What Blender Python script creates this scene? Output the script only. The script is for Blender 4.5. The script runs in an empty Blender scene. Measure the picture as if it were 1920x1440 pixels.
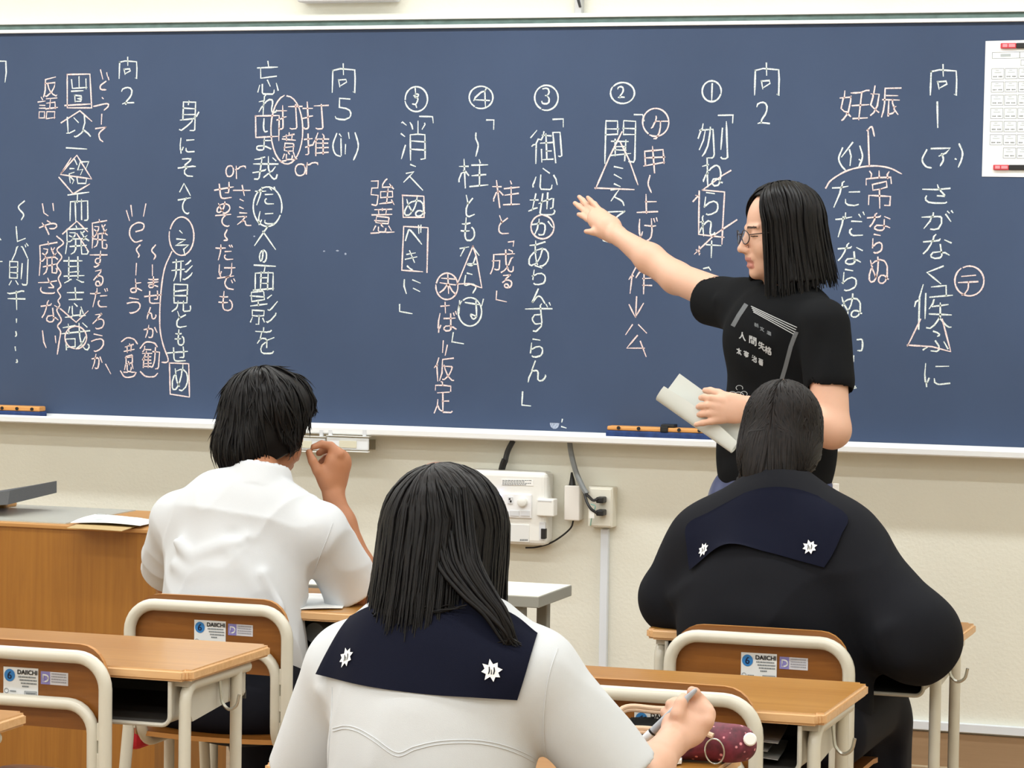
import bpy, bmesh, math, random
import numpy as np
from mathutils import Vector, Matrix
from mathutils.bvhtree import BVHTree
random.seed(7); RNG = np.random.default_rng(7)
SC = bpy.context.scene; COL = SC.collection

# ---------------------------------------------------------------- camera, world, lights, exposure
F_PX, YAW, PITCH, ROLL, CAM_H = 5365.3, math.radians(-18.46), math.radians(-2.762), math.radians(.783), 1.537
def _axes():
    cy, sy, cp, sp = math.cos(YAW), math.sin(YAW), math.cos(PITCH), math.sin(PITCH)
    f = np.array([sy*cp, cy*cp, sp]); r = np.array([cy, -sy, 0.]); u = np.cross(r, f)
    c, s = math.cos(ROLL), math.sin(ROLL)
    return c*r+s*u, c*u-s*r, f
CR, CU, CF = _axes()
CAM = np.array([0, 0, CAM_H])
def W(px, py, Y):
    """the point at depth Y (metres towards the board) seen at a pixel of the 1920x1440 photograph"""
    d = CF*F_PX + CR*(px-960) - CU*(py-720)
    return CAM + d*(Y/d[1])
def WZ(px, py, z):
    d = CF*F_PX + CR*(px-960) - CU*(py-720)
    return CAM + d*((z-CAM_H)/d[2])
def px_per_m(P): return F_PX/float((np.array(P)-CAM) @ CF)

cam = bpy.data.cameras.new('camera'); co = bpy.data.objects.new('camera', cam); COL.objects.link(co)
cam.sensor_width = 36; cam.lens = F_PX/1920*36; cam.clip_end = 60; cam.clip_start = .05
M = Matrix.Identity(4)
for i in range(3):
    M[i][0], M[i][1], M[i][2], M[i][3] = CR[i], CU[i], -CF[i], CAM[i]
co.matrix_world = M
SC.camera = co

world = bpy.data.worlds.new('world'); SC.world = world; world.use_nodes = True
world.node_tree.nodes['Background'].inputs[0].default_value = (1, .97, .92, 1)
world.node_tree.nodes['Background'].inputs[1].default_value = .15
def tube_light(Y, power, x0=-6.2, x1=.7, z=2.93, w=.14):
    n = 3
    L = (x1-x0)/n
    for i in range(n):
        l = bpy.data.lights.new('ceiling_lamp', 'AREA'); l.shape = 'RECTANGLE'; l.size = L*.94; l.size_y = w
        l.energy = power/n; l.color = (.94, .985, 1.0)
        o = bpy.data.objects.new('ceiling_lamp', l); COL.objects.link(o); o.location = (x0+L*(i+.5), Y, z)
LP = 50
tube_light(7.42, LP*1.05); tube_light(5.67, LP*.92); tube_light(3.9, LP*.95); tube_light(2.1, LP*1.0); tube_light(.2, LP*1.2)
vs = SC.view_settings
SC.display_settings.display_device = 'sRGB'
vs.view_transform = 'Standard'; vs.look = 'None'; vs.gamma = 1; vs.use_curve_mapping = False
vs.exposure = 0.72
SC.cycles.use_denoising = True
SC.cycles.max_bounces = 8; SC.cycles.diffuse_bounces = 5; SC.cycles.transparent_max_bounces = 8
SC.cycles.caustics_reflective = False; SC.cycles.caustics_refractive = False

# ---------------------------------------------------------------- helpers: objects and tags
def tag(o, label=None, cat=None, group=None, kind=None):
    if label: o['label'] = label
    if cat: o['category'] = cat
    if group: o['group'] = group
    if kind: o['kind'] = kind
    return o
def empty(name, loc=(0, 0, 0), label=None, cat=None, group=None, rz=0):
    o = bpy.data.objects.new(name, None); COL.objects.link(o); o.location = loc; o.rotation_euler = (0, 0, rz)
    o.empty_display_size = .1
    return tag(o, label, cat, group)
def mesh_obj(name, verts, faces, mats, parent=None, smooth=True, matidx=None):
    me = bpy.data.meshes.new(name)
    me.from_pydata([tuple(map(float, v)) for v in verts], [], [tuple(map(int, f)) for f in faces])
    if not isinstance(mats, (list, tuple)): mats = [mats]
    for m in mats: me.materials.append(m)
    if matidx is not None: me.polygons.foreach_set('material_index', np.asarray(matidx, np.int32))
    me.polygons.foreach_set('use_smooth', np.full(len(me.polygons), smooth))
    me.update()
    o = bpy.data.objects.new(name, me); COL.objects.link(o)
    if parent is not None:
        o.parent = parent
    return o
def wobj(name, verts, faces, mats, parent, **k):
    """mesh given in world coordinates, under a parent that sits at a location (no rotation)"""
    off = np.array(parent_world(parent)) if parent is not None else np.zeros(3)
    return mesh_obj(name, np.asarray(verts)-off, faces, mats, parent, **k)
def parent_world(p):
    v = Vector((0, 0, 0))
    while p is not None:
        v = v + p.location; p = p.parent
    return v
def copy_tree(o, parent=None):
    c = o.copy(); COL.objects.link(c); c.parent = parent
    for ch in list(o.children): copy_tree(ch, c)
    return c

class MB:
    """collects shapes for one mesh"""
    def __init__(s): s.v = []; s.f = []; s.m = []; s.n = 0
    def add(s, v, f, m=0):
        v = np.asarray(v, float).reshape(-1, 3)
        s.v.append(v); s.f += [tuple(i+s.n for i in q) for q in f]; s.m += [m]*len(f); s.n += len(v); return s
    def box(s, lo, hi, m=0, bev=0):
        bm = bmesh.new(); bmesh.ops.create_cube(bm, size=1)
        lo = np.array(lo, float); hi = np.array(hi, float)
        for v in bm.verts: v.co = Vector(tuple((lo+hi)/2 + np.array(v.co)*(hi-lo)))
        if bev: bmesh.ops.bevel(bm, geom=bm.edges[:], offset=bev, segments=3, affect='EDGES', profile=.5, clamp_overlap=True)
        bm.verts.index_update()
        s.add([v.co[:] for v in bm.verts], [[v.index for v in f.verts] for f in bm.faces], m); bm.free(); return s
    def tube(s, pts, r, n=10, m=0, cap=True, closed=False):
        P = np.asarray(pts, float); k = len(P); rr = np.broadcast_to(np.asarray(r, float), (k,))
        if closed: T = np.roll(P, -1, 0)-np.roll(P, 1, 0)
        else: T = np.gradient(P, axis=0)
        T /= np.linalg.norm(T, axis=1)[:, None]+1e-12
        a = np.array([0, 0, 1.]) if abs(T[0][2]) < .9 else np.array([1., 0, 0])
        N = np.cross(T[0], a); N /= np.linalg.norm(N); V = []
        ang = np.linspace(0, 2*np.pi, n, endpoint=False)
        for i in range(k):
            N = N-T[i]*(N@T[i]); N /= np.linalg.norm(N); Bn = np.cross(T[i], N)
            V.append(P[i]+rr[i]*(np.cos(ang)[:, None]*N+np.sin(ang)[:, None]*Bn))
        f = [(i*n+j, i*n+(j+1) % n, (i+1)*n+(j+1) % n, (i+1)*n+j) for i in range(k-1) for j in range(n)]
        if closed: f += [((k-1)*n+j, (k-1)*n+(j+1) % n, (j+1) % n, j) for j in range(n)]
        elif cap: f += [tuple(range(n))[::-1], tuple(range((k-1)*n, k*n))]
        s.add(np.vstack(V), f, m); return s
    def lathe(s, prof, c=(0, 0, 0), axis=(0, 0, 1), n=20, m=0):
        ax = np.array(axis, float); ax /= np.linalg.norm(ax)
        a = np.array([1., 0, 0]) if abs(ax[0]) < .9 else np.array([0, 1., 0])
        e1 = np.cross(ax, a); e1 /= np.linalg.norm(e1); e2 = np.cross(ax, e1)
        ang = np.linspace(0, 2*np.pi, n, endpoint=False)
        V = [np.array(c)+ax*h+r*(np.cos(t)*e1+np.sin(t)*e2) for r, h in prof for t in ang]
        k = len(prof)
        f = [(i*n+j, i*n+(j+1) % n, (i+1)*n+(j+1) % n, (i+1)*n+j) for i in range(k-1) for j in range(n)]
        f += [tuple(range(n))[::-1], tuple(range((k-1)*n, k*n))]
        s.add(V, f, m); return s
    def prism(s, poly, d, m=0):
        """closed planar polygon (3D points) thickened by vector d"""
        P = np.asarray(poly, float); n = len(P)
        f = [tuple(range(n))[::-1], tuple(range(n, 2*n))]+[(i, (i+1) % n, n+(i+1) % n, n+i) for i in range(n)]
        s.add(np.vstack([P, P+np.array(d)]), f, m); return s
    def build(s, name, mats, parent=None, smooth=False, world=False, auto=True):
        v = np.vstack(s.v)
        o = (wobj if world else mesh_obj)(name, v, s.f, mats, parent, smooth=smooth, matidx=s.m)
        if smooth and auto:
            try: o.data.set_sharp_from_angle(angle=math.radians(40))
            except Exception: pass
        return o
def arc3(p0, p1, p2, r, n=6):
    """rounded corner at p1"""
    p0, p1, p2 = map(lambda q: np.array(q, float), (p0, p1, p2))
    a = (p0-p1)/np.linalg.norm(p0-p1); b = (p2-p1)/np.linalg.norm(p2-p1)
    th = math.acos(max(-1, min(1, a@b))); L = r/math.tan(th/2)
    s, e = p1+a*L, p1+b*L; c = p1+(a+b)/np.linalg.norm(a+b)*r/math.sin(th/2)
    out = []
    u = s-c; w = e-c; ph = math.acos(max(-1, min(1, (u@w)/r/r)))
    for i in range(n+1):
        t = i/n; out.append(c+(math.sin((1-t)*ph)*u+math.sin(t*ph)*w)/math.sin(ph))
    return out
def rounded(pts, r, n=6):
    out = [np.array(pts[0], float)]
    rs = r if isinstance(r, (list, tuple)) else [r]*(len(pts)-2)
    for i in range(1, len(pts)-1): out += arc3(pts[i-1], pts[i], pts[i+1], rs[i-1], n)
    out.append(np.array(pts[-1], float)); return out
def spline(pts, n=8):
    """Catmull-Rom through points"""
    P = np.asarray(pts, float); P = np.vstack([2*P[0]-P[1], P, 2*P[-1]-P[-2]]); out = []
    for i in range(1, len(P)-2):
        for t in np.linspace(0, 1, n, endpoint=False):
            a, b, c, d = P[i-1:i+3]
            out.append(.5*((2*b)+(-a+c)*t+(2*a-5*b+4*c-d)*t*t+(-a+3*b-3*c+d)*t**3))
    out.append(P[-2]); return np.array(out)
def text_flat(s, size):
    """flat letters of the built-in font as (verts2d, faces), origin at left baseline"""
    cu = bpy.data.curves.new('t', 'FONT'); cu.body = s; cu.size = size; cu.resolution_u = 3
    ob = bpy.data.objects.new('t', cu); COL.objects.link(ob)
    me = ob.evaluated_get(bpy.context.evaluated_depsgraph_get()).to_mesh()
    v = np.array([q.co[:2] for q in me.vertices]).reshape(-1, 2); f = [tuple(p.vertices) for p in me.polygons]
    bpy.data.objects.remove(ob); bpy.data.curves.remove(cu)
    return v, f

# ---------------------------------------------------------------- materials
def lin(c):
    c = np.array(c, float)/255
    return np.where(c <= .04045, c/12.92, ((c+.055)/1.055)**2.4)
MATS = {}
def mat(name, rgb, rough=.5, metal=0, spec=.5, var=0, vscale=(8, 8, 8), bump=0, bscale=200, sheen=0, coat=0, sss=0, detail=4, rgb2=None, bdist=.002):
    m = bpy.data.materials.new(name); m.use_nodes = True; nt = m.node_tree; b = nt.nodes['Principled BSDF']
    c = lin(rgb)
    b.inputs['Base Color'].default_value = (*c, 1); b.inputs['Roughness'].default_value = rough
    b.inputs['Metallic'].default_value = metal; b.inputs['Specular IOR Level'].default_value = spec
    if sheen: b.inputs['Sheen Weight'].default_value = sheen
    if coat: b.inputs['Coat Weight'].default_value = coat; b.inputs['Coat Roughness'].default_value = .15
    if sss: b.inputs['Subsurface Weight'].default_value = sss; b.inputs['Subsurface Radius'].default_value = (.012, .005, .003); b.inputs['Subsurface Scale'].default_value = 1
    if var or bump or rgb2 is not None:
        tc = nt.nodes.new('ShaderNodeTexCoord')
    if var or rgb2 is not None:
        mp = nt.nodes.new('ShaderNodeMapping'); mp.inputs['Scale'].default_value = vscale
        nz = nt.nodes.new('ShaderNodeTexNoise'); nz.inputs['Scale'].default_value = 1; nz.inputs['Detail'].default_value = detail
        rp = nt.nodes.new('ShaderNodeValToRGB')
        c0 = c*(1-var) if rgb2 is None else c; c1 = np.minimum(c*(1+var), 1) if rgb2 is None else lin(rgb2)
        rp.color_ramp.elements[0].color = (*c0, 1); rp.color_ramp.elements[1].color = (*c1, 1)
        rp.color_ramp.elements[0].position = .3; rp.color_ramp.elements[1].position = .7
        nt.links.new(tc.outputs['Object'], mp.inputs[0]); nt.links.new(mp.outputs[0], nz.inputs['Vector'])
        nt.links.new(nz.outputs[0], rp.inputs[0]); nt.links.new(rp.outputs[0], b.inputs['Base Color'])
    if bump:
        n2 = nt.nodes.new('ShaderNodeTexNoise'); n2.inputs['Scale'].default_value = bscale; n2.inputs['Detail'].default_value = 3
        bp = nt.nodes.new('ShaderNodeBump'); bp.inputs['Strength'].default_value = bump; bp.inputs['Distance'].default_value = bdist
        nt.links.new(tc.outputs['Object'], n2.inputs['Vector']); nt.links.new(n2.outputs[0], bp.inputs['Height']); nt.links.new(bp.outputs[0], b.inputs['Normal'])
    MATS[name] = m; return m
def wood(name, light, dark, scale, rough=.4, axis='x', ring=0, coat=.0, contrast=(.35, .7)):
    """grain runs along axis"""
    m = bpy.data.materials.new(name); m.use_nodes = True; nt = m.node_tree; b = nt.nodes['Principled BSDF']
    tc = nt.nodes.new('ShaderNodeTexCoord'); mp = nt.nodes.new('ShaderNodeMapping')
    s = [scale]*3; s['xyz'.index(axis)] = scale*.035; mp.inputs['Scale'].default_value = s
    nz = nt.nodes.new('ShaderNodeTexNoise'); nz.inputs['Scale'].default_value = 1; nz.inputs['Detail'].default_value = 6; nz.inputs['Roughness'].default_value = .65; nz.inputs['Distortion'].default_value = ring
    mp2 = nt.nodes.new('ShaderNodeMapping'); s2 = [scale*.12]*3; s2['xyz'.index(axis)] = scale*.012; mp2.inputs['Scale'].default_value = s2
    n2 = nt.nodes.new('ShaderNodeTexNoise'); n2.inputs['Scale'].default_value = 1; n2.inputs['Detail'].default_value = 2
    mx = nt.nodes.new('ShaderNodeMath'); mx.operation = 'MULTIPLY_ADD'; mx.inputs[1].default_value = .65
    m3 = nt.nodes.new('ShaderNodeMath'); m3.operation = 'MULTIPLY'; m3.inputs[1].default_value = .35
    rp = nt.nodes.new('ShaderNodeValToRGB'); rp.color_ramp.elements[0].position, rp.color_ramp.elements[1].position = contrast
    rp.color_ramp.elements[0].color = (*lin(dark), 1); rp.color_ramp.elements[1].color = (*lin(light), 1)
    L = nt.links.new
    L(tc.outputs['Object'], mp.inputs[0]); L(mp.outputs[0], nz.inputs['Vector']); L(tc.outputs['Object'], mp2.inputs[0]); L(mp2.outputs[0], n2.inputs['Vector'])
    L(n2.outputs[0], m3.inputs[0]); L(nz.outputs[0], mx.inputs[0]); L(m3.outputs[0], mx.inputs[2]); L(mx.outputs[0], rp.inputs[0]); L(rp.outputs[0], b.inputs['Base Color'])
    b.inputs['Roughness'].default_value = rough; b.inputs['Coat Weight'].default_value = coat; b.inputs['Coat Roughness'].default_value = .2
    MATS[name] = m; return m
def chalk_mat(name, rgb):
    m = mat(name, rgb, .95, spec=.1); nt = m.node_tree; b = nt.nodes['Principled BSDF']
    tc = nt.nodes.new('ShaderNodeTexCoord'); nz = nt.nodes.new('ShaderNodeTexNoise'); nz.inputs['Scale'].default_value = 420; nz.inputs['Detail'].default_value = 3
    rp = nt.nodes.new('ShaderNodeMapRange'); rp.inputs[1].default_value = .3; rp.inputs[2].default_value = .55; rp.inputs[3].default_value = .5; rp.inputs[4].default_value = 1.
    nt.links.new(tc.outputs['Object'], nz.inputs['Vector']); nt.links.new(nz.outputs[0], rp.inputs[0]); nt.links.new(rp.outputs[0], b.inputs['Alpha'])
    return m
GLYPH_POINTS = [
[[18,58,22,49,41,36,50,26,53,13,46,4,33,0,20,0,5,3,0,10],[61,59,18,58,5,61]],
[[8,2,32,0,46,2,54,5,59,16,54,23,42,29],[0,54,3,59,17,61,42,60,56,55,59,53,61,41,58,37,42,29],[42,29,30,29]],
[[46,12,32,14,26,17,6,30,0,39],[61,39,0,39],[52,0,46,11,47,61]],
[[55,0,15,0,15,26,41,28,56,33,61,40,61,47,56,54,37,61,17,61,3,59,0,54]],
[[53,9,49,4,36,0,18,2,9,7,3,15,0,23,0,37,7,52,12,57,23,61,37,61,52,54,57,47,61,35,60,20,53,9]],
[[0,15,17,11,28,3,46,0,60,3,61,10],[0,61,0,2]],
[[20,28,14,29,4,37,0,44,0,54,2,56,7,58,23,53],[52,6,21,10,3,9],[36,61,43,61,52,57,58,51,61,44,60,33,53,25,42,22,21,25],[44,18,45,21,43,23,37,37,28,48,23,48],[25,58,21,43,20,30,21,10,23,9,23,0]],
[[61,45,58,24,50,4],[0,0,2,38,4,48,9,57,16,61,21,59,29,45,27,38]],
[[0,23,23,19,46,19,53,21,60,27,61,30,60,41,49,52,38,57,25,60,16,61,11,59],[12,0,51,3]],
[[14,0,43,4],[24,40,26,35,37,25,39,21],[39,21,27,20,3,22],[61,60,46,61,40,59,37,55,33,42,25,40,19,42,0,59]],
[[18,17,20,0],[50,11,61,34],[16,18,12,38,2,60],[0,19,16,18,17,17,32,17,38,21,40,26,39,42,34,58,32,60,27,61,19,60,18,58]],
[[59,0,61,5],[48,13,58,36],[49,2,52,7],[19,4,19,16,16,20,14,33,3,59],[19,60,25,61,33,58,38,41,37,23,35,20,29,19,0,21]],
[[10,39,6,42,4,49,6,55,11,59,24,61,51,60],[4,9,37,10,56,7],[37,41,51,42,51,39,46,29,46,26,42,25,33,0],[61,22,45,25,0,25]],
[[10,37,7,46,3,48],[24,17,48,17,61,16],[28,60,34,61,37,59,43,52,47,43,48,0],[5,57,0,34,4,1]],
[[51,2,53,9],[3,50,6,47,9,39],[59,0,61,7],[27,61,34,58,39,52,41,46,43,36,42,5],[21,21,46,21,55,19],[3,57,3,50,2,50,0,44,0,24,3,5]],
[[53,58,51,60,42,61,24,61,11,59,4,52,3,45,5,38],[61,10,30,14,0,13],[36,37,53,38,53,35,43,20,42,14,38,13,35,0]],
[[1,0,0,48,3,55,7,58,18,61,28,61,42,58,53,53,60,48,61,43]],
[[61,11,0,12],[34,46,34,47,33,46,34,46,33,45,24,45,20,42,17,39,17,31,22,25,36,24],[18,60,21,61,25,59,30,56,36,49,35,46,38,40,38,31,36,25,36,0]],
[[59,0,61,4],[50,3,52,7],[36,26,22,26,16,33,16,38,21,45,25,46,36,45],[59,13,36,13,0,14],[15,60,21,61,24,59,35,50,37,41,35,4,38,1]],
[[46,0,47,18,46,38,45,40,35,40],[16,3,16,47,18,56,21,59,29,61,52,60],[0,23,39,19,46,20,47,18,61,17]],
[[44,1,35,0,15,2],[44,1,43,5,39,9,22,21,21,27],[48,61,32,59,23,51,23,40,30,33,31,27],[0,30,13,29,19,27,35,27,51,25,61,26]],
[[61,26,37,26],[18,16,16,28,4,61],[61,59,52,61,38,59,32,54,32,46],[20,14,21,3,25,0],[0,16,19,16,20,14,24,15,36,13]],
[[18,13,19,0],[49,3,52,9],[34,25,55,25],[16,14,13,30,3,61],[59,0,61,6],[31,43,28,46,28,53,32,59,37,61,56,60],[0,14,16,14,17,13,32,11]],
[[40,3,38,7,31,13,26,22,24,31,25,41,29,49,37,57,48,61,51,61,56,58],[0,5,61,0]],
[[57,14,61,22],[49,61,32,55,28,50,24,42,23,31,25,23,37,3],[52,27,49,19],[0,5,57,0]],
[[56,10,25,22,17,23],[17,23,5,0],[17,23,16,26,2,37,0,50,3,55,8,58,22,61,61,59]],
[[42,15,20,26,14,27],[61,6,58,0],[14,27,4,6],[14,27,14,30,5,36,1,42,0,49,3,55,10,59,19,61,38,61,47,59],[52,10,47,2]],
[[43,48,50,48,59,54],[61,21,47,14],[19,14,21,4,25,0],[0,46,7,38,15,23,17,16],[42,27,43,55,41,58,37,61,26,61,18,56,18,51,23,45,43,45],[0,16,27,14,33,13,35,10]],
[[61,57,36,58,30,56,25,51,25,42],[10,39,6,49,2,51],[29,8,58,8],[2,61,2,51,0,48,0,28,4,0]],
[[21,44,20,51,14,57,5,58,2,55,0,51,1,41,7,28,11,26],[34,0,34,10,30,30,25,42,21,44],[61,52,57,51,55,47,48,44,40,44,34,49,33,55,34,58,39,61,46,61,53,57,58,47,58,25,54,18,49,13,34,10,33,12,22,14,11,21],[21,44,11,26,11,21,9,20,6,8]],
[[16,14,1,15],[15,32,8,37,0,49,0,51],[61,51,55,50,54,45,45,43,34,44,30,51,32,56,38,60,49,58,53,53,56,39,56,28,54,21,50,14,43,11,37,12,25,19,21,24,16,24],[17,0,16,26,15,30,15,61]],
[[32,1,28,29,25,38,18,51,13,54,9,54,5,51,1,42,0,32,4,17,11,9,18,3,28,0,38,0,46,3,52,7,58,14,61,24,59,43,50,56,39,61,31,60]],
[[51,2,53,9],[57,54,49,48,42,47],[8,41,5,49,2,51],[59,0,61,7],[22,19,42,19,54,18],[41,5,42,37,42,56,37,60,26,60,19,54,20,49,25,44,42,44],[2,61,2,51,0,49,0,27,3,6]],
[[24,0,33,4,39,10,38,13,34,15],[28,30,37,44,39,54,37,57,33,61,19,60],[61,53,53,34],[0,55,11,47]],
[[59,53,45,47,33,46],[59,9,43,11,10,11,0,9],[1,27,37,27,61,26],[32,0,33,55,27,61,10,61,1,55,3,47,9,44,32,43]],
[[25,45,28,47,29,49],[25,45,25,41],[25,45,13,55,10,55,4,55,0,50,0,36,6,25,13,21],[25,41,29,37,35,23,37,12,39,12,40,9,40,0],[32,60,40,61,45,59,55,52,61,40,61,30,59,25,56,20,51,16,41,12,30,12,13,17],[25,41,21,39,16,29,9,6]],
[[50,27,57,31,61,40,61,48,58,53,54,57,42,61,28,60,21,56,18,48,18,34,19,32,23,0],[0,32,18,34,38,34],[40,13,20,14,3,12]],
[[27,0,36,7],[30,61,18,24,14,21,8,8],[0,29,26,17,39,13,49,13,56,15,60,19,61,28,59,32,55,36,51,38,40,38,36,36]],
[[31,16,61,15],[61,54,40,44,34,44,28,41,15,41,5,43,0,46,0,56,7,60,12,61,26,60,31,56,30,0]],
[[14,0,46,5],[10,59,14,61,30,61,49,57,54,55,60,48,61,38,57,32,44,27,24,29,7,36,1,37],[0,41,4,13]],
[[45,0,6,0],[45,0,43,6,22,19,20,25],[0,36,18,25,39,24,55,29,61,36,61,47,56,54,49,59,38,61,23,61,18,59,13,55,13,49,18,44,31,44,39,50,41,59]],
[[15,16,1,17],[14,33,8,38,0,52],[61,53,58,57,50,59,47,58,44,55,44,43,47,29,47,20,45,16,36,14,25,20,21,25,15,27],[19,0,16,3,16,16,14,20,15,28,14,31,14,61]],
[[45,0,10,0],[26,20,28,25],[45,0,44,4,27,17,26,20,24,20,23,25],[0,39,22,25,44,24,54,27,58,31,61,36,61,45,54,55,48,58,33,61,19,61,16,58]],
[[58,57,55,60,48,61,26,61,18,58,15,51,19,42,29,36,36,35],[13,26,19,9],[36,31,61,23],[23,0,22,9],[50,5,48,7,36,9,0,9],[36,46,36,30,31,25,20,24,12,26,3,35]],
[[14,30,19,31,21,30,28,29,32,31,34,36,35,57,41,61,51,59,58,51,61,44,60,41],[27,0,14,27,14,31,3,49,0,61]],
[[39,16,38,32,34,45,25,57,20,61,13,61],[61,16,16,15],[18,0,19,3,16,15,13,17,4,31,0,33]],
[[52,1,9,0],[12,61,15,61,20,58,29,46,31,38,32,22],[61,22,0,22]],
[[56,60,42,20,39,14,36,13],[61,8,56,0],[52,12,50,6],[0,61,11,37,17,14,20,12]],
[[61,30,61,32,54,39,36,50,17,59,9,61,1,61,0,0]],
[[0,61,61,61]],
[[28,24,56,24],[61,61,0,61],[28,61,28,0]],
[[0,61,7,58,16,47,25,30,27,22,30,20],[30,0,29,19,33,21,41,41,52,55,61,61]],
[[0,2,1,48],[30,17,21,4],[22,41,8,48,1,48],[18,60,20,61,26,58,37,49,39,44,43,44],[51,0,50,20,44,36,43,44],[61,60,56,53,46,44,43,44]],
[[9,20,4,22,0,26],[29,59,33,59,41,53,50,43,55,33,58,23,56,22,26,22],[58,2,26,6,25,40,18,59],[61,59,57,59,45,49,36,32,33,22],[16,0,9,17,10,61]],
[[60,43,38,43],[9,20,4,21,0,27],[38,27,59,27],[61,11,30,11],[38,11,38,61],[16,0,9,16,9,61],[21,24,28,12,30,11,34,0]],
[[18,15,18,46],[7,21,2,23,0,29],[43,46,53,56,58,59,61,59],[53,15,53,2,30,2],[32,27,58,28],[26,42,60,42],[8,61,7,17,12,0],[26,16,60,16],[33,22,32,27,27,34],[22,59,27,60,34,56,43,46,43,28]],
[[54,54,16,56,7,55],[7,55,9,50,29,23],[0,25,10,14,17,0],[43,1,59,22],[61,61,58,56,54,54,52,48,47,41]],
[[14,21,46,21],[46,33,14,33],[61,60,56,60,39,53],[22,53,19,53,12,57,1,61],[2,8,58,8],[14,46,14,0],[46,0,46,46],[0,46,60,46]],
[[27,9,25,21,20,39,13,51,8,56],[2,43,11,27,16,9],[49,59,51,61,57,61,61,59,61,1],[48,8,48,43],[9,8,36,9,33,54,31,58,28,60,20,59],[0,24,7,9,9,8,11,0]],
[[28,15,2,15],[0,60,7,51],[28,29,2,29],[29,59,23,50],[61,0,61,58,59,61,48,61,46,59],[42,8,42,43],[2,15,2,1,28,2,27,43,2,42,2,15]],
[[2,12,9,5],[15,12,14,17],[10,0,9,5],[32,6,9,5],[6,31,2,32,0,34],[31,47,6,47],[31,38,6,38],[32,29,8,29],[40,16,61,17,59,56,56,60,50,61],[48,1,46,37,43,49,39,57,36,59,32,57,6,57],[21,24,21,57],[32,18,2,18],[6,57,6,29,8,29,11,18]],
[[30,5,30,61],[61,27,0,27],[56,1,49,0,30,5,9,7,3,5]],
[[0,60,4,51,7,39,7,5,54,0],[19,22,24,36,34,49,37,49,43,55,55,60,59,61,61,59],[7,21,52,22,48,35,37,49,34,49,30,53,14,61,9,59]],
[[58,11,49,2],[32,60,42,52,45,51],[45,46,50,42,56,32],[5,58,5,34,27,35,26,53,5,53],[59,22,0,22],[16,22,16,0],[28,8,3,8],[59,49,61,51,61,56,57,61,52,60,45,51,45,45,42,42,40,30,39,1]],
[[42,21,29,24],[28,27,22,29],[52,43,57,41,58,15,53,15,49,17,43,18],[18,18,0,18],[9,2,9,44],[42,0,42,45],[28,7,28,56,29,59,35,61,55,61,60,58,61,51,59,49],[19,41,9,44,8,46,1,49]],
[[32,22,33,19,60,19],[29,20,33,23,36,32,44,47,53,56,61,61],[0,19,28,19,32,22],[34,60,23,50,23,48,21,48,23,47,21,47],[0,61,5,59,20,47,26,32,28,24,30,22,30,0]],
[[61,60,59,61,47,55,36,44,32,34],[54,12,10,12],[1,61,16,53,22,47,30,33,30,0],[1,24,10,10,12,1],[60,32,33,32,32,34,27,32,0,32]],
[[22,54,17,49,14,48],[28,61,59,61],[20,15,0,15],[27,31,61,31],[44,5,44,61],[14,44,9,43,2,36,6,15,8,15,9,0],[59,1,54,1,44,5,32,6,25,6],[2,61,4,60,14,48,19,25,20,15]],
[[38,59,46,57,49,54],[38,59,37,28],[17,53,11,48],[51,42,55,41],[36,16,58,16],[28,28,61,28],[60,4,28,4,28,35,26,50,23,61],[8,0,6,15,5,15,5,21,1,37,8,44,11,45],[47,28,47,34,51,44,51,47,59,57],[1,59,7,54,14,40,17,16,0,15]],
[[50,40,29,40],[25,0,28,1,29,8],[29,24,29,58],[47,23,11,23],[56,19,56,9,31,8,2,9,2,19],[61,59,58,61,30,60,29,58,21,56,16,53,13,47,10,46],[0,61,10,46,11,35]],
[[32,19,30,14],[17,25,20,35],[44,20,45,27,43,30,42,35],[27,0,29,0,30,6],[55,48,6,48],[30,61,30,35],[0,35,61,35],[1,14,1,7,59,7,60,14,55,20,8,20]],
[[30,0,30,56],[0,15,1,56,61,56],[61,15,61,61]],
[[31,10,31,0],[8,1,12,5,11,11],[31,32,13,31,13,21,48,21,48,31,31,32],[50,11,49,5,53,1],[44,57,55,57,56,42,6,42,6,57],[31,32,31,61],[61,21,60,11,31,10,0,11,0,21]],
[[33,5,32,0,31,0],[58,17,15,17],[55,35,17,35],[12,53,61,53],[55,35,55,27,53,25,17,26,17,43,19,44,53,44,55,42,55,35],[36,61,36,17],[60,6,5,6,5,39,0,59]],
[[22,30,22,25],[54,14,46,19],[14,21,22,25],[22,25,27,21,29,15,15,14],[34,5,32,0],[52,27,52,30],[52,27,60,22],[27,31,26,50,21,57,13,60],[59,53,61,54,61,58,59,61,45,60,44,31],[14,44,58,44],[61,6,5,6,5,35,0,59],[52,27,47,22,47,20,43,16,42,13],[61,34,53,30,21,30,13,35,5,35]],
[[3,59,12,61,15,59,18,38,0,36,2,21,17,21,18,5,1,5],[41,0,38,2,31,11,30,17],[30,17,51,16,56,14],[42,29,57,29,58,42,27,43,27,29,42,29],[42,57,42,23],[55,50,61,60],[60,19,55,14,51,7],[58,56,26,59]],
[[56,0,48,8,41,12],[40,34,42,35,48,30,60,19],[36,59,39,60,49,54,58,46,61,40],[27,2,27,61],[1,2,34,2],[35,27,0,27],[10,2,9,39,7,47,2,59]],
[[41,34,43,35,48,32,61,20],[18,45,4,44,4,34,32,35,31,44,18,45],[18,45,17,61,11,61],[61,43,60,46,49,56,41,60,39,59],[33,8,3,8],[1,58,6,50],[29,51,32,57],[43,13,51,8],[3,8,3,17,33,16,33,2,31,0,4,0,3,8],[35,26,0,26],[18,25,18,17]],
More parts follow.
